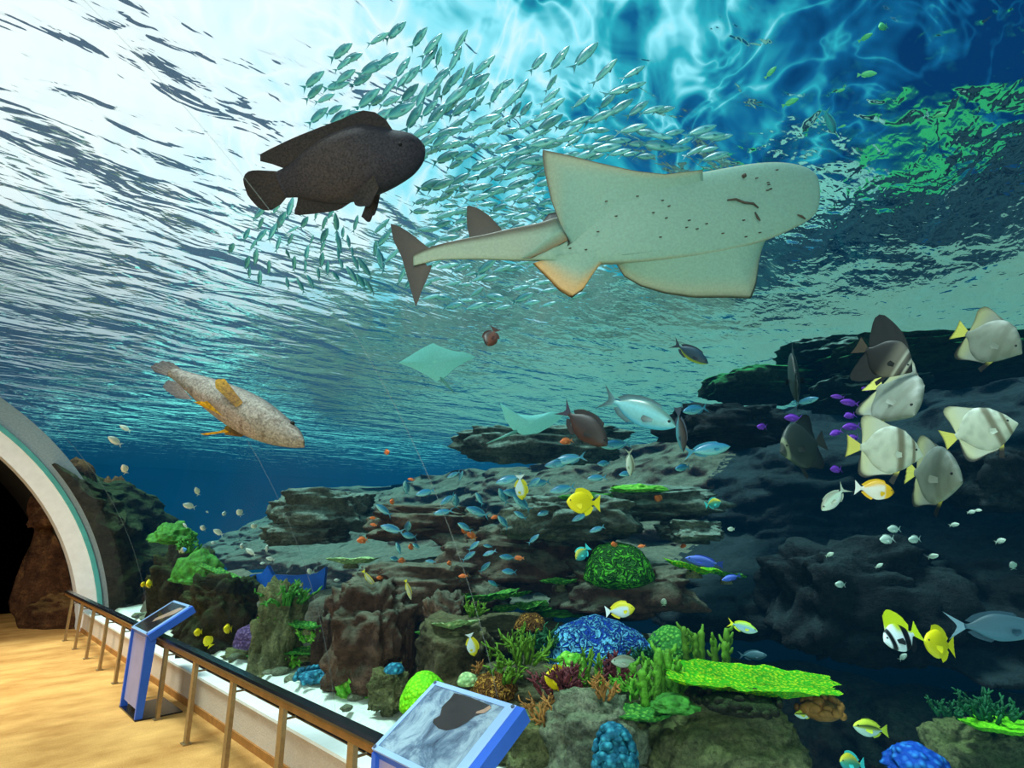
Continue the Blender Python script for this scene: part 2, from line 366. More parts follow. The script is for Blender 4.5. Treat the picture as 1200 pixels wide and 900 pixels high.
def wall_f(y0, y1):
    def f(a, b):
        y = y0+(y1-y0)*a; zc = lerp(y, CREST); 
        if b < .05: x, z = 8.5, .62
        elif b < .75:
            k = (b-.05)/.7; z = .56+(zc-.56)*k; x = 5.5+1.0*sstep(.1, .45, k)+2.5*k**1.6
        else:
            k = (b-.75)/.25; z = zc+.25*k; x = 9+15*k**1.5
        p = V((y*.45, z*1.1, x*.3))
        lay = frac(V((y*.25, z*2.6+frac(V((y*.3, 0, 3)), 2)*.8, 2)), 4)
        dx = .75*frac(p, 5)+.24*lay+.22*abs(frac(V((y*1.6, z*2.2, 5)), 4))
        amp = (1 if b < .75 else .5) if b > .05 else .3
        return (x-dx*amp, y, z+(.12*frac(V((y*.8, x*.8, 1)), 4) if b > .05 else 0)+(.06*frac(V((y*.5, 0, 7)), 3)))
    return f
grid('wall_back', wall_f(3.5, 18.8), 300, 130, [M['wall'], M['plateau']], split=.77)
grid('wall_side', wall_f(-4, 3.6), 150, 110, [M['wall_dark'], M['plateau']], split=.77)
def floor_f(a, b):
    x = 2.15+24*a**1.7; y = -4+44*b**1.3
    z = .33-1.5*sstep(3.0, 4.6, x)+.05*frac(V((x*1.2, y*1.2, 0)), 4)-.04*(x < 2.3)
    return (x, y, z)
grid('floor_tank', floor_f, 120, 140, M['sand'])
def lower_f(a, b):
    y = -4+15.6*a; x = lerp(y, [(-4, 5.9), (2.2, 5.9), (4.2, 2.95), (6, 2.66), (12, 2.62)]); top = 1.6-.225*(x+.4)
    g_ = 1.6*math.exp(-((y-5.05)/.22)**4)+1.2*math.exp(-((y-6.6)/.2)**4)
    n = frac(V((y*1.5, b*1.2, 0)), 5)*.3+.2*abs(frac(V((y*3, b*2, 3)), 4))+.06*frac(V((y*9, b*9, 1)), 3)
    return (x+(g_-n)*(1 if b < .97 else .6)+(.35 if b > .98 else 0)+.45*max(0, (b-.7)/.3), y, -1.3+(top+1.3)*b+(.08*frac(V((y*2, 0, 4)), 3) if b > .5 else 0))
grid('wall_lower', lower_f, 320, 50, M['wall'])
b = MB(); b.box((24, -4, -2), (24.2, 40, 4.4)); b.box((-14, 33, -2), (24, 33.2, 4.4)); b.box((-14, -4.2, -2), (24, -4.0, -1.9)); tag(b.build('wall_backdrop', M['navy']), kind='structure')
b = MB(); b.box((8.0, -4, -1.3), (8.2, 19, .6)); tag(b.build('wall_cleft', M['navy']), kind='structure')
# rock mass round the tunnel mouth, seen through the water
def flank_f(a, b):
    th = -.02+a*.74; rr = 4.56+b*(2.5*(1-a)**.75+.10)
    c = V((TC[0]+rr*math.cos(th), YP-.16+2.4*max(0, b-.14)**2+.4*max(0, b-.14), TC[1]+rr*math.sin(th)))
    n = frac(c*.9, 6); n2 = frac(c*2.8, 4)
    c += V((math.cos(th), 0, math.sin(th)))*(.36*n+.12*n2)*min(1, b*6)*min(1, (1.02-a)*3); c.y -= (.5*abs(n)+.14*abs(n2))*min(1, b*6)
    if b > .93: c.y += 6*(b-.93)/.07; 
    return c
tag(grid('rock_flank', flank_f, 110, 70, M['flank']), 'green-brown rock slope under water beside the arched tunnel mouth', 'rock', None, 'thing')
rock('rock_pillar', 'brown rock pillar inside the right side of the tunnel mouth', 'rock', 92, 655, 9.75, (.62, .5, 1.5), M['pillar'], 3, 5, .34)
rock('rock_pillar', 'rounded tan-topped rock bulge on the upper part of the rock pillar', 'rock', 72, 588, 9.5, (.34, .4, .42), M['pillar'], 8, 5, .34)
rock('rock_pillar', 'low dark brown boulder at the foot of the rock pillar', 'rock', 74, 722, 9.3, (.50, .4, .42), M['pillar'], 5, 5, .3)
# ------------------------------------------------------------------ handrail
M['bronze'] = m_simple('bronze_metal', (150, 128, 92), .35, .6, .15, 30)
M['railblack'] = m_simple('black_rail_cap', (14, 16, 22), .25, 0, .1, 20, 0, .5)
M['railwood'] = m_simple('rail_underside', (122, 84, 42), .45, 0, .2, 12)
h = tag(empty('handrail', (1.65, 2.75, 0)), 'low black-capped handrail on bronze posts along the walkway edge', 'handrail')
b = MB(); b.prism([(-.035, .615), (.035, .615), (.04, .63), (.03, .645), (-.03, .645), (-.04, .63)], -6.5, 8.4); b.build('rail_cap', M['railblack'], h)
b = MB(); b.box((-.025, -6.5, .575), (.025, 8.4, .615)); b.build('rail_bar', M['railwood'], h)
b = MB(); b.tube([(.09, -6.5, .50), (.09, 8.4, .50)], .012, 8); b.build('lower_rail', M['railblack'], h)
for k in range(-8, 11):
    y = .79*k; b = MB()
    b.box((-.014, y-.028, 0), (.014, y+.028, .58)); b.box((-.03, y-.04, 0), (.03, y+.04, .008)); b.build('post', M['bronze'], h)
    b = MB(); b.tube([(.0, y, .50), (.09, y, .50)], .007, 6); b.build('bracket', M['bronze'], h)

# ------------------------------------------------------------------ information stands
M['lav'] = m_simple('lavender_metal', (150, 148, 190), .45, .2, .06, 8)
M['blu'] = m_simple('blue_metal', (40, 92, 196), .4, .1, .06, 8)
M['pale'] = m_simple('pale_blue_frame', (150, 185, 232), .3, .3, .05, 8)
M['steel'] = m_simple('screw_steel', (90, 100, 115), .3, .8)
t = NT('picture_marble'); p = t.pbr(.12, 0, .5)
n = t.noise(t.coords((1, 1.4, 1)), 6, 6, .7, .8); t.l(t.ramp(n, [(.3, L((26, 40, 62))), (.45, L((84, 108, 132))), (.6, L((140, 165, 180))), (.75, L((96, 110, 118)))]), p.inputs[0])
M['marble'] = t.m
M['silhouette'] = m_simple('picture_dark', (22, 16, 15), .12, 0, .3, 12, 0, .5)  # dark print of the animal in the picture
M['muzzle'] = m_simple('picture_tan', (160, 132, 112), .15, 0, .3, 12)
M['darkpic'] = m_simple('dark_screen', (34, 30, 34), .1, 0, .4, 8, 0, .6)
def stand(label, y0, y1, dark):
    o = tag(empty('information_stand', (1.5, (y0+y1)/2, 0)), label, 'information stand', 'blue information stands by the handrail')
    hw = (y1-y0)/2; a = math.atan2(.205, .33)
    def bar(name, s0, s1, w0, w1, h0, h1, mat, par=o):                # box in the tilted panel frame
        b = MB(); b.box((s0, w0, h0), (s1, w1, h1))
        R = Matrix.Rotation(-a, 3, 'Y')
        b.v = [R @ v + V((0, 0, .67)) for v in b.v]; return b.build(name, mat, par)
    S = .39
    b = MB(); b.box((.02, -hw+.02, .07), (.035, hw-.02, .68)); b.build('front_panel', M['lav'], o)
    b = MB(); b.prism([(.0, 0), (.055, 0), (.08, .66), (.0, .66)], -hw-.005, -hw+.025); b.build('side_panel', M['blu'], o)
    b = MB(); b.prism([(.0, 0), (.055, 0), (.08, .66), (.0, .66)], hw-.025, hw+.005); b.build('side_panel', M['blu'], o)
    b = MB(); b.box((0, -hw-.02, 0), (.36, hw+.02, .012)); b.build('base_plate', M['railblack'], o)
    bar('panel_body', 0, S, -hw, hw, -.055, 0, M['blu'])
    bar('panel_side', 0, S, -hw-.045, -hw, -.055, .008, M['blu'])
    fr = bar('screen_frame', 0, S, -hw, -hw+.05, 0, .010, M['pale'])
    bar('frame_bar', 0, S, hw-.022, hw, 0, .010, M['pale'], fr); bar('frame_bar', 0, .022, -hw+.05, hw-.022, 0, .010, M['pale'], fr); bar('frame_bar', S-.022, S, -hw+.05, hw-.022, 0, .010, M['pale'], fr)
    s = bar('screen', .022, S-.022, -hw+.05, hw-.022, 0, .006, M['darkpic'] if dark else M['marble'])
    R = Matrix.Rotation(-a, 3, 'Y')
    def blob(name, pts, h, mat):
        mesh(name, [R @ V((x, y, h)) + V((0, 0, .67)) for x, y in pts], [list(range(len(pts)))], mat, s, smooth=False)
    if not dark:
        ol = [(.36, .10), (.33, .095), (.28, .10), (.24, .07), (.215, .085), (.20, .075), (.185, .02), (.19, -.03), (.215, -.07), (.25, -.095), (.29, -.11), (.315, -.14), (.355, -.15), (.362, -.06), (.365, .04)]
        blob('picture_animal', ol, .0075, M['silhouette'])
        blob('picture_muzzle', [(.30, -.105), (.315, -.145), (.345, -.158), (.355, -.14), (.33, -.125), (.31, -.10)], .0085, M['muzzle'])
    else:
        blob('picture_animal', [(.30, -.05), (.34, -.1), (.34, -.2), (.26, -.18), (.2, -.1), (.12, .02), (.16, .06)], .0075, M['muzzle'])
    for s_ in (.011, S-.011):
        for y in (-hw+.012, hw-.011):
            b = MB(); n = 10; b.tube([(s_, y, .010), (s_, y, .015)], .008, n); b.v = [R @ v + V((0, 0, .67)) for v in b.v]; b.build('screw', M['steel'], o)
    return o
stand('blue information stand in front with a grey marbled picture panel', 1.80, 2.34, False)
stand('blue information stand far down the handrail with a dark picture panel', 5.98, 6.52, True)

# ------------------------------------------------------------------ fish
def interp(x, pts):                                  # smooth profile
    if x <= pts[0][0]: return pts[0][1]
    n = len(pts)
    for i in range(n-1):
        x0, y0 = pts[i]; x1, y1 = pts[i+1]
        if x <= x1:
            m0 = (pts[i+1][1]-pts[i-1][1])/(pts[i+1][0]-pts[i-1][0]) if i > 0 else (y1-y0)/(x1-x0)*1.4
            m1 = (pts[i+2][1]-pts[i][1])/(pts[i+2][0]-pts[i][0]) if i < n-2 else (y1-y0)/(x1-x0)
            h = x1-x0; t = (x-x0)/h
            return (2*t**3-3*t*t+1)*y0+(t**3-2*t*t+t)*h*m0+(-2*t**3+3*t*t)*y1+(t**3-t*t)*h*m1
    return pts[-1][1]
def body_mesh(top, bot, wid, col, ns=40, nr=20, bend=0):
    """profiles run from nose (0) to tail root; local x = .5 - s"""
    s1 = top[-1][0]; vs = []; fs = []; cs = []
    for i in range(ns+1):
        s = s1*(1-math.cos(PI*.5*i/ns))**.9 if False else s1*(i/ns)**1.25
        zt, zb, w = interp(s, top), interp(s, bot), max(.002, interp(s, wid)); x = .5-s
        zm, hh = (zt+zb)/2, max((zt-zb)/2, .002)
        for j in range(nr):
            a = 2*PI*j/nr; ca, sa = math.cos(a), math.sin(a)
            y = w*math.copysign(abs(ca)**.9, ca); z = zm+hh*math.copysign(abs(sa)**1.0, sa)
            vs.append((x, y+bend*(s-.3)**2, z)); cs.append(col('body', s, (z-zm)/hh, z))
    for i in range(ns):
        for j in range(nr): fs.append([i*nr+j, i*nr+(j+1) % nr, (i+1)*nr+(j+1) % nr, (i+1)*nr+j])
    fs += [list(range(nr)), list(range((ns+1)*nr-1, ns*nr-1, -1))]
    return vs, fs, cs
def resample(pts, n):
    pts = [V((*p, 0)) if len(p) == 2 else V(p) for p in pts]; ln = [0]
    for a, b in zip(pts, pts[1:]): ln.append(ln[-1]+(b-a).length)
    out = []
    for i in range(n+1):
        t = ln[-1]*i/n; k = 0
        while k < len(ln)-2 and ln[k+1] < t: k += 1
        f = (t-ln[k])/max(1e-9, ln[k+1]-ln[k]); out.append(pts[k].lerp(pts[k+1], f))
    return out
def catmull(pts, k=5):
    P = [V((*p, 0)) for p in pts]; P = [P[0]*2-P[1]]+P+[P[-1]*2-P[-2]]; out = []
    for i in range(1, len(P)-2):
        a, b, c, d = P[i-1:i+3]
        for j in range(k):
            t = j/k; out.append(.5*((2*b)+(c-a)*t+(2*a-5*b+4*c-d)*t*t+(3*b-a-3*c+d)*t**3))
    out.append(P[-2]); return [(p.x, p.y) for p in out]
def fin_mesh(base, tip, col, name, n=14, m=6, ripple=.004, yoff=0, tilt=0):
    """a fin between two outlines given as (s, z)"""
    B, T = resample(base, n), resample(catmull(tip), n); vs = []; fs = []; cs = []
    for j in range(m+1):
        v = j/m
        for i in range(n+1):
            p = B[i].lerp(T[i], v); y = yoff+ripple*math.sin(i*2.1)*v+tilt*v
            vs.append((.5-p.x, y, p.y)); cs.append(col(name, p.x, v, p.y))
    for j in range(m):
        for i in range(n): fs.append([j*(n+1)+i, j*(n+1)+i+1, (j+1)*(n+1)+i+1, (j+1)*(n+1)+i])
    return vs, fs, cs
def sphere_mesh(c, r, col=(0, 0, 0)):
    vs, fs = ICO[2]; return [V(v)*r+V(c) for v in vs], fs, [col]*len(vs)

DARK = (.006, .006, .007)
def fish_proto(name, spec, mat='skin', single=False, lowres=False):
    col = spec['col']; parts = []
    ns, nr = (12, 8) if lowres else (44, 22)
    parts.append(('body', body_mesh(spec['top'], spec['bot'], spec['wid'], col, ns, nr, spec.get('bend', 0))))
    for nm, base, tip in spec.get('fins', []):
        parts.append((nm, fin_mesh(base, tip, col, nm, 8 if lowres else 16, 3 if lowres else 7)))
    for nm, base, tip, w in spec.get('side', []):
        for s in (-1, 1): parts.append((nm, fin_mesh(base, tip, col, nm, 8, 4, .002, s*w, s*spec.get('splay', .05))))
    if 'eye' in spec:
        s, z, y, r = spec['eye']
        for sg in (-1, 1): parts.append(('eye', sphere_mesh((.5-s, sg*y, z), r, DARK)))
    if single:
        b = MB()
        for nm, (vs, fs, cs) in parts: b.add(vs, fs, cs)
        return b.build(name, M[mat], None, True, True)
    root = empty(name)
    for nm, (vs, fs, cs) in parts: mesh(nm, vs, fs, M[mat], root, cs)
    return root
def place(o, nose, tail, dn, dt=None, roll=0, flip=False):
    """nose and tail points in view; roll turns the fish about its length from a pure side view"""
    dt = dn if dt is None else dt
    N, T = at(*nose, dn), at(*tail, dt); X = (N-T); ln = X.length; X.normalize(); c = (N+T)/2
    w = (c-CAM).normalized(); Y = (w-X*w.dot(X)).normalized() if abs(w.dot(X)) < .93 else X.cross(V((0, 0, 1))).normalized(); Z = X.cross(Y)
    if (Z.dot(UP) < 0) != flip: Y = -Y; Z = -Z
    R = Matrix((X, Y, Z)).transposed() @ Matrix.Rotation(math.radians(roll), 3, 'X')
    o.location = c; o.rotation_mode = 'XYZ'; o.rotation_euler = R.to_euler(); o.scale = (ln, ln, ln); return o
def P_(*c): return L(c)
FISH = {}
def use(key):                                        # first use is the prototype itself, later ones are copies
    o, n = FISH[key]; FISH[key] = (o, n+1)
    return o if n == 0 else copy_tree(o)
def reg(key, name, spec, mat='skin', **kw): FISH[key] = (fish_proto(name, spec, mat, **kw), 0)

# batfish: deep disc body, dark bars, yellow fin bases
def bat_col(body, edge, bar, yel):
    def f(part, s, v, z):
        if part == 'body':
            c = mixc(body, mixc(body, (1, 1, 1), .35), sstep(.0, .5, abs(z))*.6); c = mixc(c, mixc(body, (.1, .1, .08), .6), .45*sstep(-.1, .5, noise.noise(V((s*9, z*16, 1))))+.25*sstep(.3, .9, -v))
            for s0, w0 in ((.13, .02), (.29, .042)):
                c = mixc(c, bar, .85*sstep(w0*1.7, w0*.5, abs(s-s0-.06*z)))
            return c
        if part == 'tail_fin': return mixc(yel, (.05, .05, .02), sstep(.85, 1, v)*.8)
        if part == 'pelvic_fin': return mixc(yel, (.01, .01, .01), sstep(.25, .5, v))
        if part == 'pectoral_fin': return mixc(body, (1, 1, 1), .08)
        c = mixc(mixc(body, (1, 1, 1), .1), yel, .35*sstep(.55, .78, s)); return mixc(c, edge, (sstep(.62, .9, v) if part == 'anal_fin' else .75*sstep(.78, .97, v)))
    return f
def bat_spec(col, high=1.0, sweep=0):
    return dict(col=col, top=[(0, -.02), (.03, .03), (.1, .15), (.25, .30), (.42, .36), (.6, .27), (.74, .08), (.8, .045)],
        bot=[(0, -.04), (.04, -.08), (.12, -.16), (.25, -.27), (.42, -.34), (.6, -.26), (.74, -.08), (.8, -.045)],
        wid=[(0, .01), (.08, .05), (.25, .075), (.5, .06), (.8, .012)], eye=(.105, .05, .048, .018),
        fins=[('dorsal_fin', [(.16, .19), (.4, .34), (.6, .25), (.76, .06)], [(.24, .31), (.45, .46*high), (.66+sweep*.6, .58*high), (.76+sweep, .60*high), (.82+sweep, .50*high), (.79+sweep*.5, .22), (.78, .06)]),
              ('anal_fin', [(.32, -.29), (.45, -.32), (.6, -.24), (.76, -.06)], [(.38, -.36), (.55, -.47*high), (.72, -.54*high), (.80, -.46*high), (.80, -.22), (.78, -.06)]),
              ('tail_fin', [(.79, .045), (.79, -.045)], [(.985, .17), (.97, .05), (.97, -.05), (.985, -.17)]),
              ('pelvic_fin', [(.25, -.22), (.31, -.25)], [(.34, -.50), (.40, -.45)])],
        side=[('pectoral_fin', [(.27, -.02), (.27, -.08)], [(.36, .0), (.38, -.06), (.35, -.1)], .068)])
white, grey, blk, yel = P_(184, 192, 174), P_(122, 128, 114), P_(14, 14, 14), P_(206, 200, 90)
reg('bat_white', 'batfish', bat_spec(bat_col(white, blk, P_(84, 76, 48), yel), .82))
reg('bat_grey', 'batfish', bat_spec(bat_col(grey, blk, P_(112, 116, 102), yel), .8))
def darkbat(part, s, v, z):
    if part == 'body':
        c = mixc(P_(30, 28, 26), P_(120, 112, 100), sstep(.1, .22, s)*sstep(.5, .3, s)*.8)
        return mixc(c, P_(205, 205, 190), sstep(.03, .01, abs(s-.10))*.8+sstep(.03, .015, abs(s-.22))*.6)
    if part == 'tail_fin': return P_(70, 58, 44)
    return P_(16, 15, 15)
reg('bat_black', 'batfish', bat_spec(darkbat, 1.1, .14))
def dimbat(part, s, v, z):
    if part == 'body': return mixc(P_(38, 48, 44), P_(120, 128, 100), sstep(.035, .015, abs(s-.1))*.9)
    if part == 'tail_fin': return P_(48, 50, 46)
    return mixc(P_(36, 46, 44), P_(12, 14, 14), v)
reg('bat_dim', 'batfish', bat_spec(dimbat, .75))
BG = 'batfish group at the right'
def bat(key, label, nose, tail, dn, dt, roll=0): tag(place(use(key), nose, tail, dn, dt, roll), label, 'fish', BG)
bat('bat_grey', 'grey batfish with yellow tail at far right, highest of the batfish group', (1199, 412), (1117, 386), 2.7, 2.95)
bat('bat_black', 'black batfish with tall dark fin above the pale batfish', (1070, 434), (1002, 404), 2.85, 3.02)
bat('bat_grey', 'slim pale batfish turning away, just under the black batfish', (1074, 485), (1020, 446), 2.72, 3.1)
bat('bat_white', 'bright white batfish with yellow pelvic fin, above the yellow and white butterflyfish', (1082, 532), (990, 522), 2.5, 2.6)
bat('bat_grey', 'grey batfish between the two bright white batfish, lowest of the group', (1128, 562), (1060, 552), 2.7, 3.12)
bat('bat_white', 'white batfish with brown bars, rightmost, nose pointing to the right edge', (1192, 494), (1103, 516), 2.4, 2.55)
bat('bat_dim', 'dark batfish seen edge-on, left of the batfish group', (929, 444), (934, 440), 3.72, 3.32, 0)
bat('bat_dim', 'dark batfish facing left with its tail to the right', (914, 528), (968, 516), 3.1, 3.25, 0)

def simple_spec(col, h=.16, w=.07, tail='fork', dors=.06, peak=.35, eye=True, tl=.8, extra=None):
    top = [(0, 0), (.05, h*.32), (.15, h*.68), (peak, h), (.6, h*.72), (tl-.06, h*.22), (tl, h*.18)]
    bot = [(0, -.005), (.05, -h*.32), (.15, -h*.68), (peak, -h), (.6, -h*.72), (tl-.06, -h*.22), (tl, -h*.18)]
    tb = h*.18
    tips = dict(fork=[(1, .16), (.93, .08), (.88, 0), (.93, -.08), (1, -.16)], round=[(.93, h*.75), (.99, h*.4), (1, 0), (.99, -h*.4), (.93, -h*.75)],
                flat=[(.99, h*.8), (.97, 0), (.99, -h*.8)])[tail]
    sp = dict(col=col, top=top, bot=bot, wid=[(0, .008), (.1, w*.7), (.32, w), (.6, w*.65), (tl, .012)],
        fins=[('dorsal_fin', [(.22, h*.82), (.4, h*.97), (.6, h*.7), (tl-.08, h*.25)], [(.26, h*.9+dors), (.45, h+dors), (.66, h*.72+dors), (tl-.02, h*.3+dors*.6)]),
              ('anal_fin', [(.5, -h*.85), (.65, -h*.6), (tl-.08, -h*.25)], [(.56, -h*.9-dors), (.7, -h*.62-dors), (tl-.02, -h*.3-dors*.5)]),
              ('tail_fin', [(tl-.01, tb), (tl-.01, -tb)], tips)],
        side=[('pectoral_fin', [(.25, -h*.1), (.25, -h*.35)], [(.36, -h*.1), (.37, -h*.4), (.33, -h*.6)], w*.95)])
    if eye: sp['eye'] = (.08, h*.18, w*.55, .018)
    if extra: sp.update(extra)
    return sp
def flatcol(body, fin=None, back=None, belly=None, tail=None):
    fin = fin or body; tail = tail or fin
    def f(part, s, v, z):
        if part == 'body':
            c = body
            if back: c = mixc(c, back, sstep(.1, .75, v))
            if belly: c = mixc(c, belly, sstep(-.1, -.75, v))
            return c
        return tail if part == 'tail_fin' else fin
    return f
YEL = P_(236, 214, 10)
# yellow tangs and butterflyfish
reg('tang', 'yellow_tang', simple_spec(flatcol(YEL, P_(240, 222, 20)), .27, .08, 'flat', .09, .4))
def bfly(part, s, v, z):
    if part == 'body':
        c = P_(226, 222, 214); y = P_(232, 178, 10)
        c = mixc(c, y, sstep(.28, .2, s)); c = mixc(c, y, sstep(.35, .7, v+.8*(s-.45))*.9 if s < .75 else 0)
        return mixc(c, P_(90, 60, 10), sstep(.09, .02, s)*.7)
    if part == 'tail_fin': return P_(230, 232, 230)
    if part == 'anal_fin': return P_(236, 180, 12)
    return P_(240, 190, 8)
reg('bfly', 'butterflyfish', simple_spec(bfly, .27, .07, 'flat', .05, .42, tl=.84))
def pyr(part, s, v, z):
    if part == 'body':
        c = P_(205, 222, 230); y = P_(215, 205, 30)
        c = mixc(c, y, sstep(.26, .16, s)); return mixc(c, y, sstep(.2, .6, v))
    if part == 'tail_fin': return P_(220, 232, 236)
    return P_(220, 205, 24)
reg('pyr', 'butterflyfish', simple_spec(pyr, .24, .07, 'flat', .05, .42, tl=.84))
def one(key, label, nose, tail, dn, dt=None, roll=0, flip=False, cat='fish', group=None): return tag(place(use(key), nose, tail, dn, dt, roll, flip), label, cat, group)
one('bfly', 'white butterflyfish with golden yellow back and face, below the batfish', (1048, 577), (1001, 571), 2.6, 2.65)
one('tang', 'yellow tang above the pale lit ledge, facing left', (664, 588), (704, 590), 3.4, 3.5)
one('tang', 'yellow tang at lower right, nose toward the banner fish', (1083, 752), (1119, 758), 3.0, 3.1)
one('tang', 'golden yellow tang among the branching corals', (638, 793), (670, 799), 3.2, 3.3)
one('pyr', 'white butterflyfish with yellow edges above the blue brain coral', (744, 713), (709, 717), 3.6, 3.65)
one('pyr', 'small white and yellow butterflyfish nosing down over the tan mound', (556, 769), (550, 742), 3.6, 3.6)
one('pyr', 'small pale yellow-white fish standing on its nose above the middle wall', (612, 586), (609, 556), 4.4, 4.4)
# dark surgeonfish, silver jack, parrot-like dark fish
reg('brown', 'surgeonfish', simple_spec(flatcol(P_(46, 34, 30), P_(40, 32, 30), P_(54, 44, 40), P_(70, 40, 30), P_(60, 50, 66)), .2, .08, 'fork', .05, .4,
    extra=dict(splay=.06)))
one('brown', 'dark brown surgeonfish beside the pale blue ray', (712, 522), (656, 476), 3.6, 3.8)
def jackc(part, s, v, z):
    if part == 'body': return mixc(mixc(P_(130, 196, 205), P_(96, 130, 120), sstep(.35, .8, v)), P_(90, 190, 230), sstep(-.4, -.9, v))
    return mixc(P_(110, 150, 160), P_(50, 60, 62), v*.8)
reg('jack', 'trevally', simple_spec(jackc, .155, .08, 'fork', .035, .38), 'silver')
one('jack', 'silvery blue trevally swimming right beneath the guitarfish', (792, 500), (703, 464), 3.5, 3.8)
def olive(part, s, v, z):
    if part == 'body': return mixc(P_(34, 62, 80), P_(150, 170, 40), sstep(-.5, -.85, v))
    return P_(30, 44, 60)
reg('olive', 'damselfish', simple_spec(olive, .16, .08, 'fork', .03, .4))
one('olive', 'small dark fish with yellow belly line right of the guitarfish tail shadow', (830, 426), (787, 401), 3.6, 3.7)
# grey unicorn surgeonfish at right edge
reg('grey', 'surgeonfish', simple_spec(flatcol(P_(60, 92, 106), P_(44, 70, 84), P_(52, 78, 88), P_(70, 110, 130), P_(120, 150, 165)), .155, .06, 'fork', .03, .45))
one('grey', 'grey-blue surgeonfish leaving past the right edge', (1222, 737), (1108, 733), 2.9, 3.0)
def idol(part, s, v, z):
    if part == 'body':
        c = P_(222, 230, 232)
        c = mixc(c, P_(186, 200, 20), sstep(.1, .6, v)*sstep(.3, .45, s)); c = mixc(c, P_(8, 8, 8), sstep(.06, .04, abs(s-.16))+sstep(.1, .075, abs(s-.55-.3*z)))
        return c
    if part == 'dorsal_fin': return mixc(P_(200, 210, 20), P_(240, 240, 240), sstep(.22, .14, s))
    return P_(200, 214, 24) if part == 'tail_fin' else P_(10, 10, 10)
sp = simple_spec(idol, .25, .07, 'flat', .08, .4)
sp['fins'][0] = ('dorsal_fin', [(.16, .17), (.4, .24), (.6, .17), (.72, .06)], [(.3, .42), (.5, .5), (.72, .36), (.8, .16)])
reg('idol', 'bannerfish', sp)
one('idol', 'black, white and yellow bannerfish with slanting bars at lower right', (1036, 752), (1078, 740), 2.9, 3.0)
# yellowtail, striped and other small reef fish
reg('ytail', 'yellowtail_fish', simple_spec(flatcol(P_(120, 165, 180), P_(190, 210, 40), P_(150, 190, 60), P_(170, 200, 215), P_(226, 222, 20)), .17, .08, 'fork', .03, .35))
one('ytail', 'silver-blue fish with yellow forked tail over the dark wall', (888, 740), (852, 729), 3.2, 3.3)
reg('dim', 'rabbitfish', simple_spec(flatcol(P_(50, 88, 98), P_(40, 74, 86)), .15, .07, 'fork', .03))
one('dim', 'dim grey-blue fish above the right end of the green table coral', (899, 768), (864, 768), 3.8, 3.9)
def strp(part, s, v, z):
    if part == 'body': return mixc(mixc(P_(214, 226, 70), P_(30, 60, 40), sstep(.3, .2, abs(v-.25))), P_(210, 235, 225), sstep(0, -.4, v))
    return P_(206, 222, 60)
reg('strip', 'wrasse', simple_spec(strp, .14, .07, 'flat', .02))
one('strip', 'slender yellow striped wrasse below the table coral, facing left', (1000, 851), (1041, 857), 2.9, 3.0)
one('strip', 'small yellow wrasse right under the edge of the table coral', (931, 837), (955, 838), 3.1, 3.15)
reg('gfish', 'damselfish', simple_spec(flatcol(P_(60, 150, 120), P_(60, 190, 190), P_(190, 180, 40), P_(50, 150, 160)), .26, .09, 'flat', .06))
one('gfish', 'green and yellow fish cut by the bottom edge', (984, 893), (1014, 897), 2.8, 2.85)
reg('pale', 'goatfish', simple_spec(flatcol(P_(170, 190, 170), P_(150, 160, 140), P_(120, 120, 100), P_(210, 220, 210)), .14, .08, 'fork', .02))
one('pale', 'pale grey fish hovering left of the finger coral', (716, 775), (752, 776), 3.3, 3.4)
one('pale', 'grey-green fish pointing down left of the golden butterflyfish', (963, 598), (992, 570), 2.8, 2.9)
one('pale', 'pale fish hanging tail-up above the lit ledge', (739, 558), (737, 525), 3.9, 3.9)
one('dim', 'dim bluish fish resting behind the finger coral', (800, 762), (762, 744), 3.9, 4.0)
reg('slim', 'wrasse', simple_spec(flatcol(P_(196, 196, 150), P_(226, 214, 30), P_(150, 140, 110), None, P_(236, 222, 10)), .11, .06, 'flat', .02, tl=.86))
one('slim', 'pale slender wrasse with yellow tail, hanging head-down by the brown wall', (482, 703), (475, 679), 4.4, 4.4)
one('slim', 'cream slender wrasse tilted down under the brown slab at left', (440, 690), (425, 668), 4.6, 4.6)
reg('bluef', 'wrasse', simple_spec(flatcol(P_(74, 100, 200), P_(60, 80, 190), P_(110, 130, 220), None, P_(50, 70, 150)), .10, .05, 'flat', .02))
one('bluef', 'violet-blue wrasse over the green shelf coral', (803, 654), (848, 662), 4.0, 4.1)
one('bluef', 'small blue wrasse under the green shelf coral at right', (846, 680), (868, 674), 4.0, 4.1)
reg('brownslim', 'wrasse', simple_spec(flatcol(P_(62, 52, 50), P_(60, 70, 90), None, P_(80, 150, 170)), .11, .06, 'flat', .02))
one('brownslim', 'thin dark fish hanging vertically right of the trevally', (801, 530), (794, 476), 3.7, 3.7)
reg('tealdart', 'sardine', simple_spec(flatcol(P_(60, 170, 190), P_(70, 180, 200), P_(30, 110, 140)), .13, .07, 'fork', .02), 'silver')
one('tealdart', 'single teal fish just under the surface at the upper right', (978, 156), (966, 126), 2.9, 2.8, 30)
reg('reddish', 'squirrelfish', simple_spec(flatcol(P_(120, 64, 40), P_(80, 40, 24), P_(60, 36, 22)), .22, .09, 'flat', .05))
one('reddish', 'small red-brown fish above the pale rays', (571, 405), (581, 384), 4.2, 4.4)
one('gfish', 'green damselfish left of the green ball coral', (675, 656), (690, 640), 4.3, 4.4)
one('gfish', 'small green damselfish near the right shelf of the lit ledge', (845, 588), (826, 592), 4.3, 4.4)

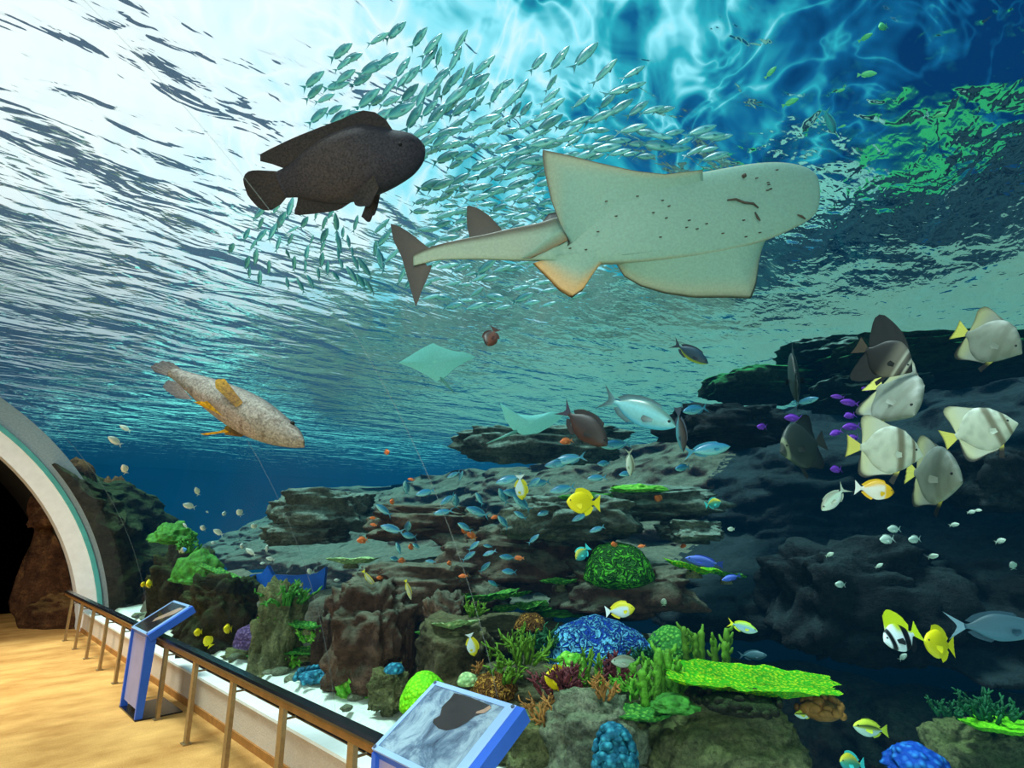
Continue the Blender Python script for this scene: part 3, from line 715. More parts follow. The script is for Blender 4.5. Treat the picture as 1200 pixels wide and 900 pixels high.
# ---- big humphead: outline taken along the body axis
def hump(part, s, v, z):
    c = P_(44, 42, 54)
    if part == 'body': return mixc(mixc(c, P_(40, 38, 44), sstep(.0, .9, v)*.6), P_(74, 64, 62), sstep(.15, .5, s)*sstep(.85, .5, s)*.5)
    return mixc(P_(52, 46, 48), P_(34, 32, 38), v*.7)
hs = dict(col=hump, top=[(0, .015), (.02, .05), (.062, .085), (.133, .115), (.2, .15), (.3, .18), (.45, .17), (.6, .13), (.72, .08), (.80, .065)],
    bot=[(0, -.02), (.03, -.075), (.12, -.13), (.32, -.175), (.516, -.172), (.65, -.13), (.73, -.09), (.80, -.075)],
    wid=[(0, .02), (.1, .09), (.3, .12), (.55, .085), (.8, .025)], eye=(.10, .05, .078, .010),
    fins=[('dorsal_fin', [(.13, .09), (.3, .16), (.5, .14), (.74, .05)], [(.13, .112), (.155, .18), (.21, .226), (.27, .234), (.36, .222), (.557, .205), (.706, .186), (.868, .153), (.81, .11), (.75, .07)]),
          ('anal_fin', [(.46, -.16), (.6, -.13), (.74, -.07)], [(.48, -.18), (.56, -.20), (.68, -.19), (.80, -.168), (.765, -.12), (.74, -.08)]),
          ('tail_fin', [(.79, .065), (.79, -.065)], [(.86, .085), (.93, .10), (.98, .075), (1.0, .0), (.98, -.08), (.93, -.115), (.85, -.10)])],
    side=[('pelvic_fin', [(.30, -.16), (.36, -.165)], [(.36, -.25), (.40, -.29), (.43, -.25)], .03), ('pectoral_fin', [(.27, -.05), (.27, -.12)], [(.40, -.12), (.41, -.17), (.34, -.19)], .118)], splay=.03)
reg('hump', 'humphead_grouper', hs, 'grouper')
tag(place(use('hump'), (497, 172), (289, 226), 2.55, 2.65, 8), 'big dark speckled humphead fish with rounded tail under the bright surface', 'fish')

# ---- spotted grouper, seen from below
def spot(part, s, v, z):
    if part == 'body':
        c = mixc(P_(150, 140, 130), P_(104, 96, 92), sstep(.1, .8, v)); n = noise.noise(V((s*26, z*30, v*2)))
        return mixc(c, P_(96, 76, 66), sstep(.22, .5, n)*.6)
    if part == 'pectoral_fin': return mixc(P_(120, 82, 40), P_(190, 140, 20), abs(v-.3))
    if part == 'pelvic_fin': return P_(186, 140, 20)
    return mixc(P_(100, 84, 74), P_(70, 62, 60), v)
gs = dict(col=spot, top=[(0, 0), (.05, .035), (.15, .06), (.32, .085), (.55, .075), (.75, .045), (.84, .03), (.88, .03)],
    bot=[(0, -.005), (.05, -.04), (.15, -.07), (.32, -.095), (.55, -.08), (.75, -.045), (.84, -.03), (.88, -.03)],
    wid=[(0, .02), (.08, .05), (.2, .08), (.4, .09), (.65, .06), (.88, .02)], eye=(.10, .03, .046, .011),
    fins=[('dorsal_fin', [(.3, .10), (.5, .095), (.75, .05)], [(.33, .095), (.55, .09), (.8, .05)]), ('anal_fin', [(.62, -.085), (.78, -.04)], [(.68, -.12), (.80, -.105), (.84, -.05)]),
          ('tail_fin', [(.87, .04), (.87, -.035)], [(.95, .05), (1, .03), (1, -.03), (.95, -.05)])],
    side=[('pectoral_fin', [(.33, -.03), (.33, -.07)], [(.48, -.0), (.50, -.03), (.45, -.07)], .085), ('pelvic_fin', [(.35, -.11), (.38, -.11)], [(.46, -.15), (.49, -.16), (.45, -.12)], .04)], splay=.05)
reg('spot', 'spotted_grouper', gs, 'grouper')
tag(place(use('spot'), (357, 520), (184, 426), 3.6, 4.1, -38), 'long mottled tan grouper with yellow side fins, swimming down to the right', 'fish')
# ------------------------------------------------------------------ guitarfish and rays
def flat_obj(name, u0, v0, d, tilt=(0, 0)):
    """an Empty in whose frame x runs right, y up and z away as seen from the walkway"""
    o = empty(name); R = Matrix((RT, UP, -FW)).transposed()
    o.location = at(u0, v0, d); o.rotation_euler = (R @ Matrix.Rotation(tilt[0], 3, 'X') @ Matrix.Rotation(tilt[1], 3, 'Y')).to_euler(); return o
GD = 2.55; GU, GV = 700, 262
def g2(p): return ((p[0]-GU)/F*GD, -(p[1]-GV)/F*GD)
under, brown = P_(124, 160, 150), P_(66, 52, 40)
g = tag(flat_obj('guitarfish', GU, GV, GD), 'huge pale guitarfish seen from below, swimming right', 'guitarfish')
def sheet(name, base, tip, zf, colf, parent, n=24, m=10, thick=.012, mat='skin'):
    """a fleshy fin: base and tip outlines in pixels, zf(u,v) = depth offset; closed with a rounded rim"""
    B, T = resample(base, n), resample(tip, n); vs = []; cs = []; fs = []
    for side in (0, 1):
        for j in range(m+1):
            v = j/m
            for i in range(n+1):
                p = B[i].lerp(T[i], v); x, y = g2((p.x, p.y)); e = min(v > .999 and 0 or 1, 1)
                tk = thick*(1-v**3) if side else 0
                vs.append((x, y, zf(p.x, p.y, v)+tk)); cs.append(colf(p.x, p.y, v, i/n) if not side else brown)
    N = (m+1)*(n+1)
    for j in range(m):
        for i in range(n):
            a = [j*(n+1)+i, j*(n+1)+i+1, (j+1)*(n+1)+i+1, (j+1)*(n+1)+i]; fs.append(a); fs.append([N+k for k in reversed(a)])
    for i in range(n): fs.append([m*(n+1)+i, m*(n+1)+i+1, N+m*(n+1)+i+1, N+m*(n+1)+i])
    for j in range(m): fs.append([j*(n+1), (j+1)*(n+1), N+(j+1)*(n+1), N+j*(n+1)]); fs.append([j*(n+1)+n, (j+1)*(n+1)+n, N+(j+1)*(n+1)+n, N+j*(n+1)+n])
    return mesh(name, vs, fs, M[mat], parent, cs)
# trunk: stations along the belly line in pixels: (u, upper edge v, lower edge v, thickness)
ST = [(961, 226, 232, .02), (958, 208, 246, .06), (950, 199, 256, .10), (935, 193, 265, .15), (910, 190, 277, .19), (880, 192, 287, .22), (850, 197, 294, .24), (815, 203, 300, .25), (780, 206, 304, .25),
      (745, 216, 307, .24), (710, 234, 308, .22), (680, 246, 307, .20), (655, 254, 306, .17), (630, 262, 305, .14), (600, 268, 305, .11), (570, 275, 304, .09), (540, 281, 304, .07), (515, 287, 305, .055), (497, 293, 309, .04), (485, 299, 312, .03)]
vs = []; cs = []; fs = []; nr = 28; us = [s[0] for s in ST]
K = []
for i in range(len(ST)-1):
    for j in range(4):
        t_ = j/4; K.append(tuple(interp(i+t_, [(k, s[c]) for k, s in enumerate(ST)]) for c in range(4)))
K.append(ST[-1])
for (u, va_, vb_, th) in K:
    x, yt = g2((u, va_)); _, yb = g2((u, vb_)); ym = (yt+yb)/2; hy = abs(yt-yb)/2
    for j in range(nr):
        a = 2*PI*j/nr; ca, sa = math.cos(a), math.sin(a)
        zz = -.035*hy/.2*abs(sa) if sa < 0 else th*sa
        y = ym+hy*math.copysign(abs(ca)**.8, ca)
        vs.append((x, y, zz-.01*(u < 650)))
        back = sstep(.05, .35, sa); c = mixc(under, brown, back)
        edge = sstep(.9, 1.0, abs(ca))*.5*(u > 700); c = mixc(c, P_(150, 140, 110), edge)
        if u < 660: c = mixc(c, P_(150, 150, 132), .5*sstep(660, 600, u)); c = mixc(c, brown, sstep(.25, .8, ca)*sstep(680, 640, u)*.9)
        cs.append(c)
nk = len(K)
for i in range(nk-1):
    for j in range(nr): fs.append([i*nr+j, i*nr+(j+1) % nr, (i+1)*nr+(j+1) % nr, (i+1)*nr+j])
fs += [list(range(nr)), list(range(nk*nr-1, (nk-1)*nr-1, -1))]
bd = mesh('body', vs, fs, M['skin'], g, cs)
def wing(u, v, k, t_):
    e = max(sstep(.90, .99, k), sstep(.03, .0, t_)*.0)
    c = mixc(under, mixc(under, P_(176, 150, 112), .7), sstep(.55, .95, k)*.5)
    return mixc(c, brown, e)
def wing_up(u, v, k, t_):
    c = wing(u, v, k*.99, t_); return mixc(c, brown, sstep(.955, .985, t_))
sheet('pectoral_fin', [(822, 214), (790, 224), (740, 240), (700, 260), (672, 284), (664, 290)], [(819, 204), (775, 209), (740, 205), (700, 196), (660, 186), (634, 181), (637, 205), (645, 240), (655, 266), (666, 286)],
      lambda u, v, k: -.022-.03*k, wing_up, g, 40, 14)
sheet('pectoral_fin', [(905, 270), (860, 280), (810, 290), (760, 296), (728, 300)], [(902, 282), (898, 305), (895, 330), (889, 347), (860, 346), (820, 346), (785, 341), (755, 332), (735, 320), (726, 305)],
      lambda u, v, k: -.022+.10*k, wing, g, 40, 14)
def pelv(u, v, k, t_): return mixc(mixc(under, P_(196, 158, 108), sstep(.3, .9, k)), P_(120, 92, 60), sstep(.92, 1, k))
sheet('pelvic_fin', [(725, 288), (690, 296), (655, 300)], [(710, 302), (697, 318), (683, 340), (670, 349), (655, 340), (640, 324), (624, 308)], lambda u, v, k: -.02+.03*k, pelv, g, 24, 10)
sheet('pelvic_fin', [(668, 282), (640, 296), (622, 304)], [(656, 272), (640, 284), (622, 298), (610, 305)], lambda u, v, k: -.03-.02*k, lambda u, v, k, t_: mixc(P_(120, 100, 76), under, k), g, 16, 6)
finc = lambda u, v, k, t_: mixc(P_(70, 62, 58), P_(44, 38, 36), k)
sheet('dorsal_fin', [(592, 272), (570, 277), (548, 283)], [(585, 262), (572, 248), (558, 239), (546, 236), (546, 260), (550, 279)], lambda u, v, k: .05, finc, g, 20, 8)
sheet('dorsal_fin', [(660, 262), (650, 262), (630, 268)], [(656, 238), (645, 240), (636, 252), (632, 264)], lambda u, v, k: .08+.05*k, finc, g, 14, 6)
sheet('tail_fin', [(502, 290), (494, 300), (500, 311)], [(497, 286), (480, 272), (465, 263), (457, 261), (460, 280), (470, 300), (477, 325), (484, 350), (487, 360), (494, 340), (503, 320), (506, 310)], lambda u, v, k: .01, finc, g, 34, 8)
sheet('spine_ridge', [(770, 212), (820, 208), (900, 194)], [(764, 207), (795, 195), (840, 189), (885, 186), (915, 188)], lambda u, v, k: .12, lambda u, v, k, t_: mixc(P_(110, 84, 84), P_(80, 62, 60), k), g, 16, 5)
def mark(name, pts, r):
    b = MB(); b.tube([(*g2(p), -.043) for p in pts], [r*.6]+[r]*(len(pts)-2)+[r*.6] if len(pts) > 2 else r, 6); return b.build(name, M['gm'], g, True)
M['gm'] = m_simple('dark_mark', (70, 62, 54), .8)
mark('mouth', [(848, 238), (858, 237), (868, 241), (878, 242), (884, 247)], .0055)
mark('mouth_corner', [(880, 252), (883, 258), (886, 262)], .006)
mark('nostril', [(866, 211), (869, 209)], .009)
mark('nostril', [(929, 255), (934, 257), (938, 260)], .006)
random.seed(3)
for k_ in range(26):
    u, v = random.choice([(755, 245), (790, 268), (800, 275), (860, 270), (720, 250), (770, 240), (880, 215), (690, 285)]); u += random.uniform(-30, 30); v += random.uniform(-12, 14)
    mark('skin_spot', [(u, v), (u+3, v-.5)], .0028)

def ray_fish(label, pts, u0, v0, d, tail, nose):
    """diamond ray: pts = outline in pixels"""
    o = tag(flat_obj('ray_fish', u0, v0, d), label, 'ray'); n = 48
    R_ = resample(pts+[pts[0]], n)[:-1]; vs = [(0, 0, -.02)]; cs = [P_(120, 205, 190)]; fs = []; mrow = 8
    for j in range(1, mrow+1):
        k = j/mrow
        for p in R_:
            vs.append(((p.x-u0)/F*d*k, -(p.y-v0)/F*d*k, -.02*(1-k*k)+.12*k*k*((p.x-u0)/90)**2)); cs.append(mixc(P_(104, 186, 184), P_(118, 200, 196), k))
    for i in range(n): fs.append([0, 1+i, 1+(i+1) % n])
    for j in range(mrow-1):
        for i in range(n): fs.append([1+j*n+i, 1+(j+1)*n+i, 1+(j+1)*n+(i+1) % n, 1+j*n+(i+1) % n])
    k0 = len(vs)
    for v in list(vs): vs.append((v[0], v[1], v[2]+.05*max(0, 1-(abs(v[0])+abs(v[1]))/(.08*d)))); cs.append(P_(60, 110, 100))
    fs += [[i+k0 for i in reversed(f)] for f in fs]
    mesh('disc', vs, fs, M['skin'], o, cs)
    b = MB(); tp = [((u-u0)/F*d, -(v-v0)/F*d, .01) for u, v in tail]; b.tube(tp, [.016*(1-.8*i/(len(tp)-1)) for i in range(len(tp))], 8, col=[P_(90, 150, 140)]*len(tp)); b.build('tail', M['skin'], o, True, True)
    return o
ray_fish('pale turquoise ray with pointed wings, upper of the two small rays', [(466, 425), (478, 418), (493, 409), (507, 402), (518, 407), (530, 411), (545, 413), (558, 418), (545, 424), (532, 432), (522, 442), (511, 447), (500, 440), (485, 432)], 510, 424, 4.6,
         [(516, 442), (524, 452), (532, 460)], None)
ray_fish('pale turquoise ray with curved wings, lower of the two small rays', [(586, 472), (592, 482), (606, 485), (622, 487), (636, 485), (648, 482), (662, 485), (656, 492), (645, 500), (630, 508), (612, 510), (600, 503), (592, 492)], 622, 495, 4.4,
         [(606, 505), (590, 512), (570, 520)], None)

for root in [o for o in COL.objects if o.type == 'EMPTY' and o.name.startswith(('guitarfish', 'ray_fish'))]:
    for ch in root.children:                         # z was written as 'away'; the frame's own z points back to the walkway
        for v in ch.data.vertices: v.co.z = -v.co.z
        ch.data.flip_normals()
# ------------------------------------------------------------------ schools
def school_col(part, s, v, z):
    if part == 'body': return mixc(mixc(P_(72, 160, 170), P_(34, 112, 134), sstep(.0, .7, v)), P_(120, 205, 205), sstep(-.2, -.8, v))
    return P_(50, 130, 142)
reg('sard', 'sardine', simple_spec(school_col, .125, .065, 'fork', .02, .38, eye=False), 'silver', single=True, lowres=True)
ANCH = [(440, 60, 32), (500, 100, 58), (520, 70, 60), (400, 90, 35), (560, 170, 20), (650, 160, 20), (760, 180, -5), (700, 225, 0), (600, 230, 12), (530, 255, 15), (480, 305, 12), (600, 330, 10), (700, 350, 22),
        (450, 130, 38), (330, 270, 55), (290, 250, 60), (370, 300, 75), (400, 325, 118), (360, 340, 120), (340, 310, 100), (450, 335, 140), (520, 335, 8), (640, 100, 48), (720, 110, 35), (820, 150, 20), (560, 60, 50), (600, 60, 50)]
def heading(u, v):
    sx_ = sy_ = 0
    for a, b_, t_ in ANCH:
        wt = 1/((a-u)**2+(b_-v)**2+200)**1.5; sx_ += wt*math.cos(math.radians(t_)); sy_ += wt*math.sin(math.radians(t_))
    return math.degrees(math.atan2(sy_, sx_))
BLOBS = [(470, 80, 95, 45, 26), (560, 150, 110, 55, 52), (640, 190, 120, 50, 46), (560, 245, 80, 40, 34), (480, 300, 130, 40, 40), (350, 290, 80, 50, 34), (590, 335, 110, 30, 26), (740, 165, 110, 40, 20), (410, 110, 60, 35, 12), (690, 100, 80, 40, 10)]
random.seed(11); cnt = 0; used = []
for (bu, bv, ru, rv, num) in BLOBS:
    k_ = 0; tries = 0
    while k_ < num and tries < 4000:
        tries += 1
        r_ = math.sqrt(random.random()); a_ = random.uniform(0, 2*PI); u, v = bu+ru*r_*math.cos(a_), bv+rv*r_*math.sin(a_)
        if 300 < u < 490 and 140 < v < 240 and (v-140) > (490-u)*.25-20: continue            # the humphead
        if 640 < u < 960 and 185 < v < 345 and v < 330: continue                              # the guitarfish
        if 545 < u < 660 and 268 < v < 308: continue
        r3 = ray(u, v); dmax = min(5.2, 2.52/max(.05, r3.z)); d = random.uniform(.76, .985)*dmax
        if d < 2.95: d = min(2.95, .985*dmax)
        if any((u-a)**2+(v-b_)**2 < 11**2 for a, b_ in used): continue
        used.append((u, v)); th = math.radians(heading(u, v)+random.gauss(0, 9)); ln = random.uniform(24, 40)*3.6/d*(.8 if u < 420 else 1)
        dx_, dy_ = math.cos(th)*ln/2, -math.sin(th)*ln/2
        o = use('sard'); place(o, (u+dx_, v+dy_), (u-dx_, v-dy_), d*random.uniform(.97, 1), d, random.uniform(-55, -15))
        tag(o, 'silvery teal sardine in the dense school circling below the surface', 'fish', 'sardine school'); k_ += 1; cnt += 1
def fus_col(part, s, v, z):
    if part == 'body': return mixc(mixc(P_(70, 150, 172), P_(34, 98, 134), sstep(.1, .7, v)), P_(140, 205, 210), sstep(-.2, -.8, v))
    return P_(60, 130, 150)
reg('fus', 'fusilier', simple_spec(fus_col, .14, .07, 'fork', .025, .38, eye=False), 'silver', single=True, lowres=True)
def px(lab, name_group, key, lst, d, jitter=.3, roll=(-15, 15)):
    for (u, v, ang, ln) in lst:
        th = math.radians(ang); dd = d+random.uniform(-jitter, jitter); a, b_ = math.cos(th)*ln/2, -math.sin(th)*ln/2
        tag(place(use(key), (u+a, v+b_), (u-a, v-b_), dd, dd*random.uniform(1, 1.03), random.uniform(*roll)), lab, 'fish', name_group)
FUS = [(655, 543, 190, 34), (668, 538, 190, 40), (722, 521, 185, 38), (708, 543, 185, 16), (734, 555, 190, 18), (660, 573, 192, 32), (597, 562, 195, 34), (625, 566, 35, 20), (633, 566, 190, 26), (602, 578, 170, 26), (590, 582, 118, 22), (612, 590, 140, 28),
       (562, 585, 120, 18), (534, 588, 92, 18), (525, 585, 215, 22), (499, 577, 195, 24), (532, 556, 205, 18), (540, 558, 70, 14), (450, 598, 145, 24), (476, 572, 95, 18), (460, 620, 165, 30), (480, 628, 170, 18), (478, 618, 80, 14), (549, 652, 35, 20), (574, 648, 200, 18),
       (572, 640, 170, 12), (568, 665, 45, 18), (595, 653, 175, 20), (597, 670, 175, 18), (590, 612, 130, 20), (625, 632, 40, 18), (578, 684, 150, 14), (467, 643, 110, 16), (488, 640, 150, 10), (463, 655, 170, 12), (505, 658, 175, 14), (560, 600, 160, 30), (545, 618, 150, 20),
       (700, 620, 200, 20), (828, 527, 8, 56), (815, 480, 190, 30), (945, 470, 15, 30), (700, 560, 185, 24), (640, 600, 200, 22), (680, 606, 205, 22), (754, 488, 190, 24), (800, 548, 190, 18), (555, 640, 40, 18), (520, 600, 190, 24), (610, 604, 150, 18)]
px('slim turquoise-blue fusilier over the brown middle wall', 'fusilier school', 'fus', FUS, 4.3)
def anth(part, s, v, z): return P_(226, 110, 50) if part == 'body' else P_(220, 130, 70)
reg('anth', 'anthias', simple_spec(anth, .17, .08, 'fork', .05, .38, eye=False), 'skin', single=True, lowres=True)
ANT = [(453, 530, 10, 7), (482, 562, 170, 9), (580, 606, 200, 10), (613, 602, 10, 10), (553, 628, 150, 14), (437, 607, 180, 8), (438, 615, 170, 9), (425, 633, 185, 14), (471, 657, 180, 10), (608, 654, 180, 14), (543, 675, 185, 12), (445, 677, 180, 8), (752, 640, 190, 10),
       (755, 660, 170, 8), (724, 682, 200, 10), (720, 638, 180, 8), (772, 585, 140, 12), (545, 622, 160, 9), (527, 660, 180, 6), (470, 746, 110, 6), (800, 640, 10, 9), (1043, 680, 185, 10), (482, 641, 180, 7), (664, 517, 190, 16), (460, 588, 170, 6)]
px('tiny orange anthias near the middle reef wall', 'orange anthias', 'anth', ANT, 4.5)
def purp(part, s, v, z): return P_(130, 60, 190)
reg('purp', 'anthias', simple_spec(purp, .14, .07, 'fork', .03, .38, eye=False), 'skin', single=True, lowres=True)
px('small purple anthias in the shade left of the batfish', 'purple anthias', 'purp', [(982, 465, 175, 18), (996, 472, 172, 24), (930, 490, 178, 22), (1015, 456, 170, 12), (996, 487, 190, 14), (998, 500, 185, 22), (980, 507, 200, 16), (893, 500, 180, 12), (1000, 513, 190, 14), (980, 550, 180, 14), (1016, 432, 170, 10)], 3.7)
def pal(part, s, v, z): return P_(190, 205, 190) if v > -.2 else P_(225, 232, 222)
reg('pal', 'damselfish', simple_spec(pal, .17, .08, 'fork', .03, .38, eye=False), 'skin', single=True, lowres=True)
PAL = [(147, 502, 150, 16), (135, 517, 148, 20), (146, 550, 110, 12), (231, 576, 110, 11), (222, 593, 165, 16), (217, 616, 130, 8), (238, 619, 150, 8), (256, 624, 150, 14), (281, 601, 130, 9), (294, 647, 145, 15), (298, 617, 140, 8), (317, 655, 165, 11), (313, 644, 95, 8), (308, 660, 190, 7),
       (350, 690, 145, 12), (332, 723, 150, 16), (395, 680, 180, 8), (412, 683, 190, 7), (391, 721, 150, 9), (402, 713, 110, 8), (425, 720, 30, 8), (414, 717, 40, 9), (318, 700, 170, 6), (363, 670, 120, 8), (263, 602, 170, 5), (243, 600, 160, 4), (250, 636, 180, 6), (284, 640, 150, 5)]
px('tiny pale fish scattered over the dark left wall', 'pale fish at left', 'pal', PAL, 5.5, .5)
px('tiny pale fish scattered over the dark right wall', 'pale fish at right', 'pal', [(857, 620, 180, 9), (972, 650, 25, 11), (985, 685, 175, 13), (1040, 632, 185, 18), (1048, 620, 180, 16), (1072, 632, 185, 15), (1030, 663, 30, 11), (1093, 652, 15, 14), (1118, 615, 10, 13), (1172, 634, 15, 14), (1138, 600, 10, 11), (1187, 663, 100, 10), (1146, 598, 0, 10), (778, 706, 90, 9), (1058, 770, 40, 12)], 3.8)
def bluy(part, s, v, z): return mixc(P_(40, 130, 200), P_(190, 190, 40), sstep(.2, .5, s)*.6)
reg('bluy', 'damselfish', simple_spec(bluy, .24, .09, 'flat', .05, .38, eye=False), 'skin', single=True, lowres=True)
px('small blue and yellow damselfish before the rock columns', 'damselfish before the columns', 'bluy', [(406, 734, 160, 9), (424, 740, 160, 12), (435, 747, 190, 10), (458, 737, 170, 10), (214, 645, 20, 10), (350, 692, 100, 9)], 5.2)
def yy(part, s, v, z): return YEL
reg('yy', 'yellow_damselfish', simple_spec(yy, .26, .09, 'flat', .05, .38, eye=False), 'skin', single=True, lowres=True)
px('tiny bright yellow fish near the foot of the left rock', 'yellow fish at left', 'yy', [(168, 685, 170, 6), (175, 684, 190, 7), (267, 737, 180, 10), (232, 741, 190, 10), (244, 752, 120, 14)], 5.6)
def grn(part, s, v, z): return P_(80, 190, 130)
reg('grn', 'chromis', simple_spec(grn, .16, .07, 'flat', .03, .38, eye=False), 'skin', single=True, lowres=True)
px('small green chromis under the surface at upper right', 'green chromis', 'grn', [(1035, 31, 190, 10), (1014, 44, 30, 20), (1016, 87, 5, 24), (985, 106, 20, 12), (926, 120, 25, 22), (1101, 135, 15, 18), (903, 85, 45, 20), (987, 148, 20, 10)], 2.75, .05)
# ------------------------------------------------------------------ reef rocks
rock('boulder', 'large mossy boulder carrying the green table coral', 'rock', 852, 892, 3.15, (.46, .36, .33), M['rock2'], 1, 5, .26)
rock('boulder', 'pale grey boulder between the sand and the teal clump coral', 'rock', 690, 866, 3.1, (.27, .24, .23), M['rock_grey'], 2, 5, .32)
rock('boulder', 'tan rock mound under the pale plate coral', 'rock', 536, 772, 4.0, (.27, .3, .27), M['rock'], 4, 5, .25)
rock('boulder', 'brown rock mass hidden among the branching corals', 'rock', 640, 820, 3.75, (.50, .35, .22), M['rock'], 6, 5, .3)
rock('boulder', 'dark green rock base right behind the finger coral', 'rock', 765, 840, 3.55, (.35, .3, .28), M['rock2'], 7, 5, .3)
rock('boulder', 'shadowed rock beneath the blue brain coral', 'rock', 700, 790, 4.3, (.62, .4, .25), M['rock'], 8, 5, .3)
rock('boulder', 'shaded grey boulder at the lower right corner', 'rock', 1170, 892, 3.6, (.38, .3, .24), M['rock2'], 9, 5, .25)
rock('boulder', 'dark shelf rock under the green lettuce coral', 'rock', 600, 742, 4.7, (.40, .35, .14), M['rock'], 10, 5, .3)
rock('boulder', 'low brown rock under the near information stand, by the sand', 'rock', 620, 862, 3.2, (.22, .2, .14), M['rock2'], 12, 5, .3)
# ledges of the middle wall
LEDGES = [(672, 608, 5.0, (.55, .5, .19), 'pale lit ledge under the yellow tang', 'ledge'), (760, 590, 5.2, (.62, .4, .15), 'pale lit ledge with green growth right of the yellow tang', 'ledge'), (808, 622, 4.9, (.26, .3, .09), 'small pale ledge at the right end of the lit shelf', 'ledge'),
          (500, 690, 5.2, (.66, .5, .24), 'long brown slab with a pale upper edge in the middle wall', 'wall'), (505, 612, 5.8, (.60, .4, .16), 'brown ledge with a thin pale rim left of the lit ledge', 'wall'), (378, 598, 6.6, (.55, .4, .22), 'grey-green layered outcrop high on the left wall', 'ledge'),
          (360, 625, 6.6, (.42, .4, .13), 'pale layered shelf below the grey-green outcrop', 'ledge'), (730, 690, 4.7, (.55, .4, .2), 'dark rounded ledge under the green ball coral', 'wall'), (600, 655, 5.4, (.7, .4, .3), 'dark brown bulge of rock in the middle wall', 'wall'),
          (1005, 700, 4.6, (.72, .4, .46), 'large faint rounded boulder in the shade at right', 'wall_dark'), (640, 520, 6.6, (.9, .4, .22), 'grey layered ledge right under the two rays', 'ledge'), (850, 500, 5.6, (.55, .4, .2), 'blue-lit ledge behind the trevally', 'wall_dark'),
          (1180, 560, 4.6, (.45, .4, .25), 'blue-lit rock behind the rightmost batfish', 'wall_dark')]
for i, (u, v, d, s, lab, mt) in enumerate(LEDGES): rock('rock_ledge', lab, 'rock', u, v, d, s, M[mt], 20+i, 5, .34, freq=1.7)
# rock shelf near the surface: dark from below, its bright top mirrored in the water surface
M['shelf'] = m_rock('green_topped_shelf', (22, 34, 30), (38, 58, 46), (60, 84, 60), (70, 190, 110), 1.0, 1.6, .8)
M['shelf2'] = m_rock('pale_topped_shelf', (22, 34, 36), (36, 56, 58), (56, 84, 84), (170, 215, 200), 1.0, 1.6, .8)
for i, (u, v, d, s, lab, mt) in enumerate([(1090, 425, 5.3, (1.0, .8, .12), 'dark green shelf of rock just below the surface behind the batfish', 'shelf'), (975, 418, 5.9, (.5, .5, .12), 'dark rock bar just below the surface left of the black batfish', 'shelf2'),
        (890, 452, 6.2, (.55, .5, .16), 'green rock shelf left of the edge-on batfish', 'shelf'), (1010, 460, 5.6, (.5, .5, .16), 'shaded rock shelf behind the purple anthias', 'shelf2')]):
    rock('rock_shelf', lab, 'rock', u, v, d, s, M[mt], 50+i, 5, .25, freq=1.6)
# columns at left below the cleft
for i, (u, v, d, s, lab) in enumerate([(327, 742, 6.1, (.24, .25, .48), 'mossy rock column carrying small green plate corals'), (432, 742, 5.2, (.33, .3, .42), 'wide brown rock column left of the dark gap'), (255, 725, 7.0, (.42, .3, .5), 'grey-green rock column behind the far information stand'),
        (478, 752, 5.3, (.06, .15, .40), 'narrow dark rock post in the blue gap'), (212, 700, 8.6, (.4, .4, .6), 'dark mossy rock column next to the tunnel mouth'), (388, 752, 6.0, (.12, .2, .42), 'thin shaded rock column beside the green plate corals'), (522, 745, 5.0, (.2, .2, .34), 'brown column right of the dark gap'),
        (455, 808, 4.6, (.13, .14, .16), 'small blue-green stone block on the sand'), (430, 790, 5.2, (.3, .2, .2), 'brown rock foot behind the green sponge cluster'), (300, 775, 6.5, (.35, .2, .14), 'low grey rocks along the sand at left')]):
    rock('rock_column', lab, 'rock', u, v, d*.87, [k_*.87 for k_ in s], M['wall' if i in (1, 3, 5, 6, 8) else 'rock2' if i in (0, 7, 9) else 'flank'], 70+i, 5, .42, freq=1.9)
random.seed(5)
for i in range(34):
    y = random.uniform(2.6, 10.2); x = random.uniform(2.28, 2.52); p = V((x, y, .35)); vs0, fs = ICO[2]; s = random.uniform(.03, .075)
    o = mesh('pebble', [V((a.x*s*1.3, a.y*s, a.z*s*.6))*(1+.3*noise.noise(a*1.5+V((i, 0, 0)))) for a in vs0], fs, M['rock_grey']); o.location = p
    tag(o, 'small grey stone on the white sand strip behind the acrylic', 'stone', 'stones on the sand strip')
# bright blue panel in the cleft
c0 = at(336, 683, 6.3); b = MB(); R_ = [(-.50, -.13), (-.5, .10), (-.34, .12), (-.28, .22), (-.2, .10), (.1, .09), (.38, .12), (.50, .20), (.49, -.16), (.1, -.12), (-.2, -.08)]
vs = [V((q*x, -q*x, z))*.84 for x, z in R_]; dv = V((q, q, 0))*.08; n = len(R_)
b.add(vs+[v+dv for v in vs], [list(range(n)), list(range(2*n-1, n-1, -1))]+[[i, i+n, (i+1) % n+n, (i+1) % n] for i in range(n)])
o = b.build('blue_panel', M['blue']); o.location = c0; tag(o, 'bright blue panel showing below the brown wall at left', 'panel')

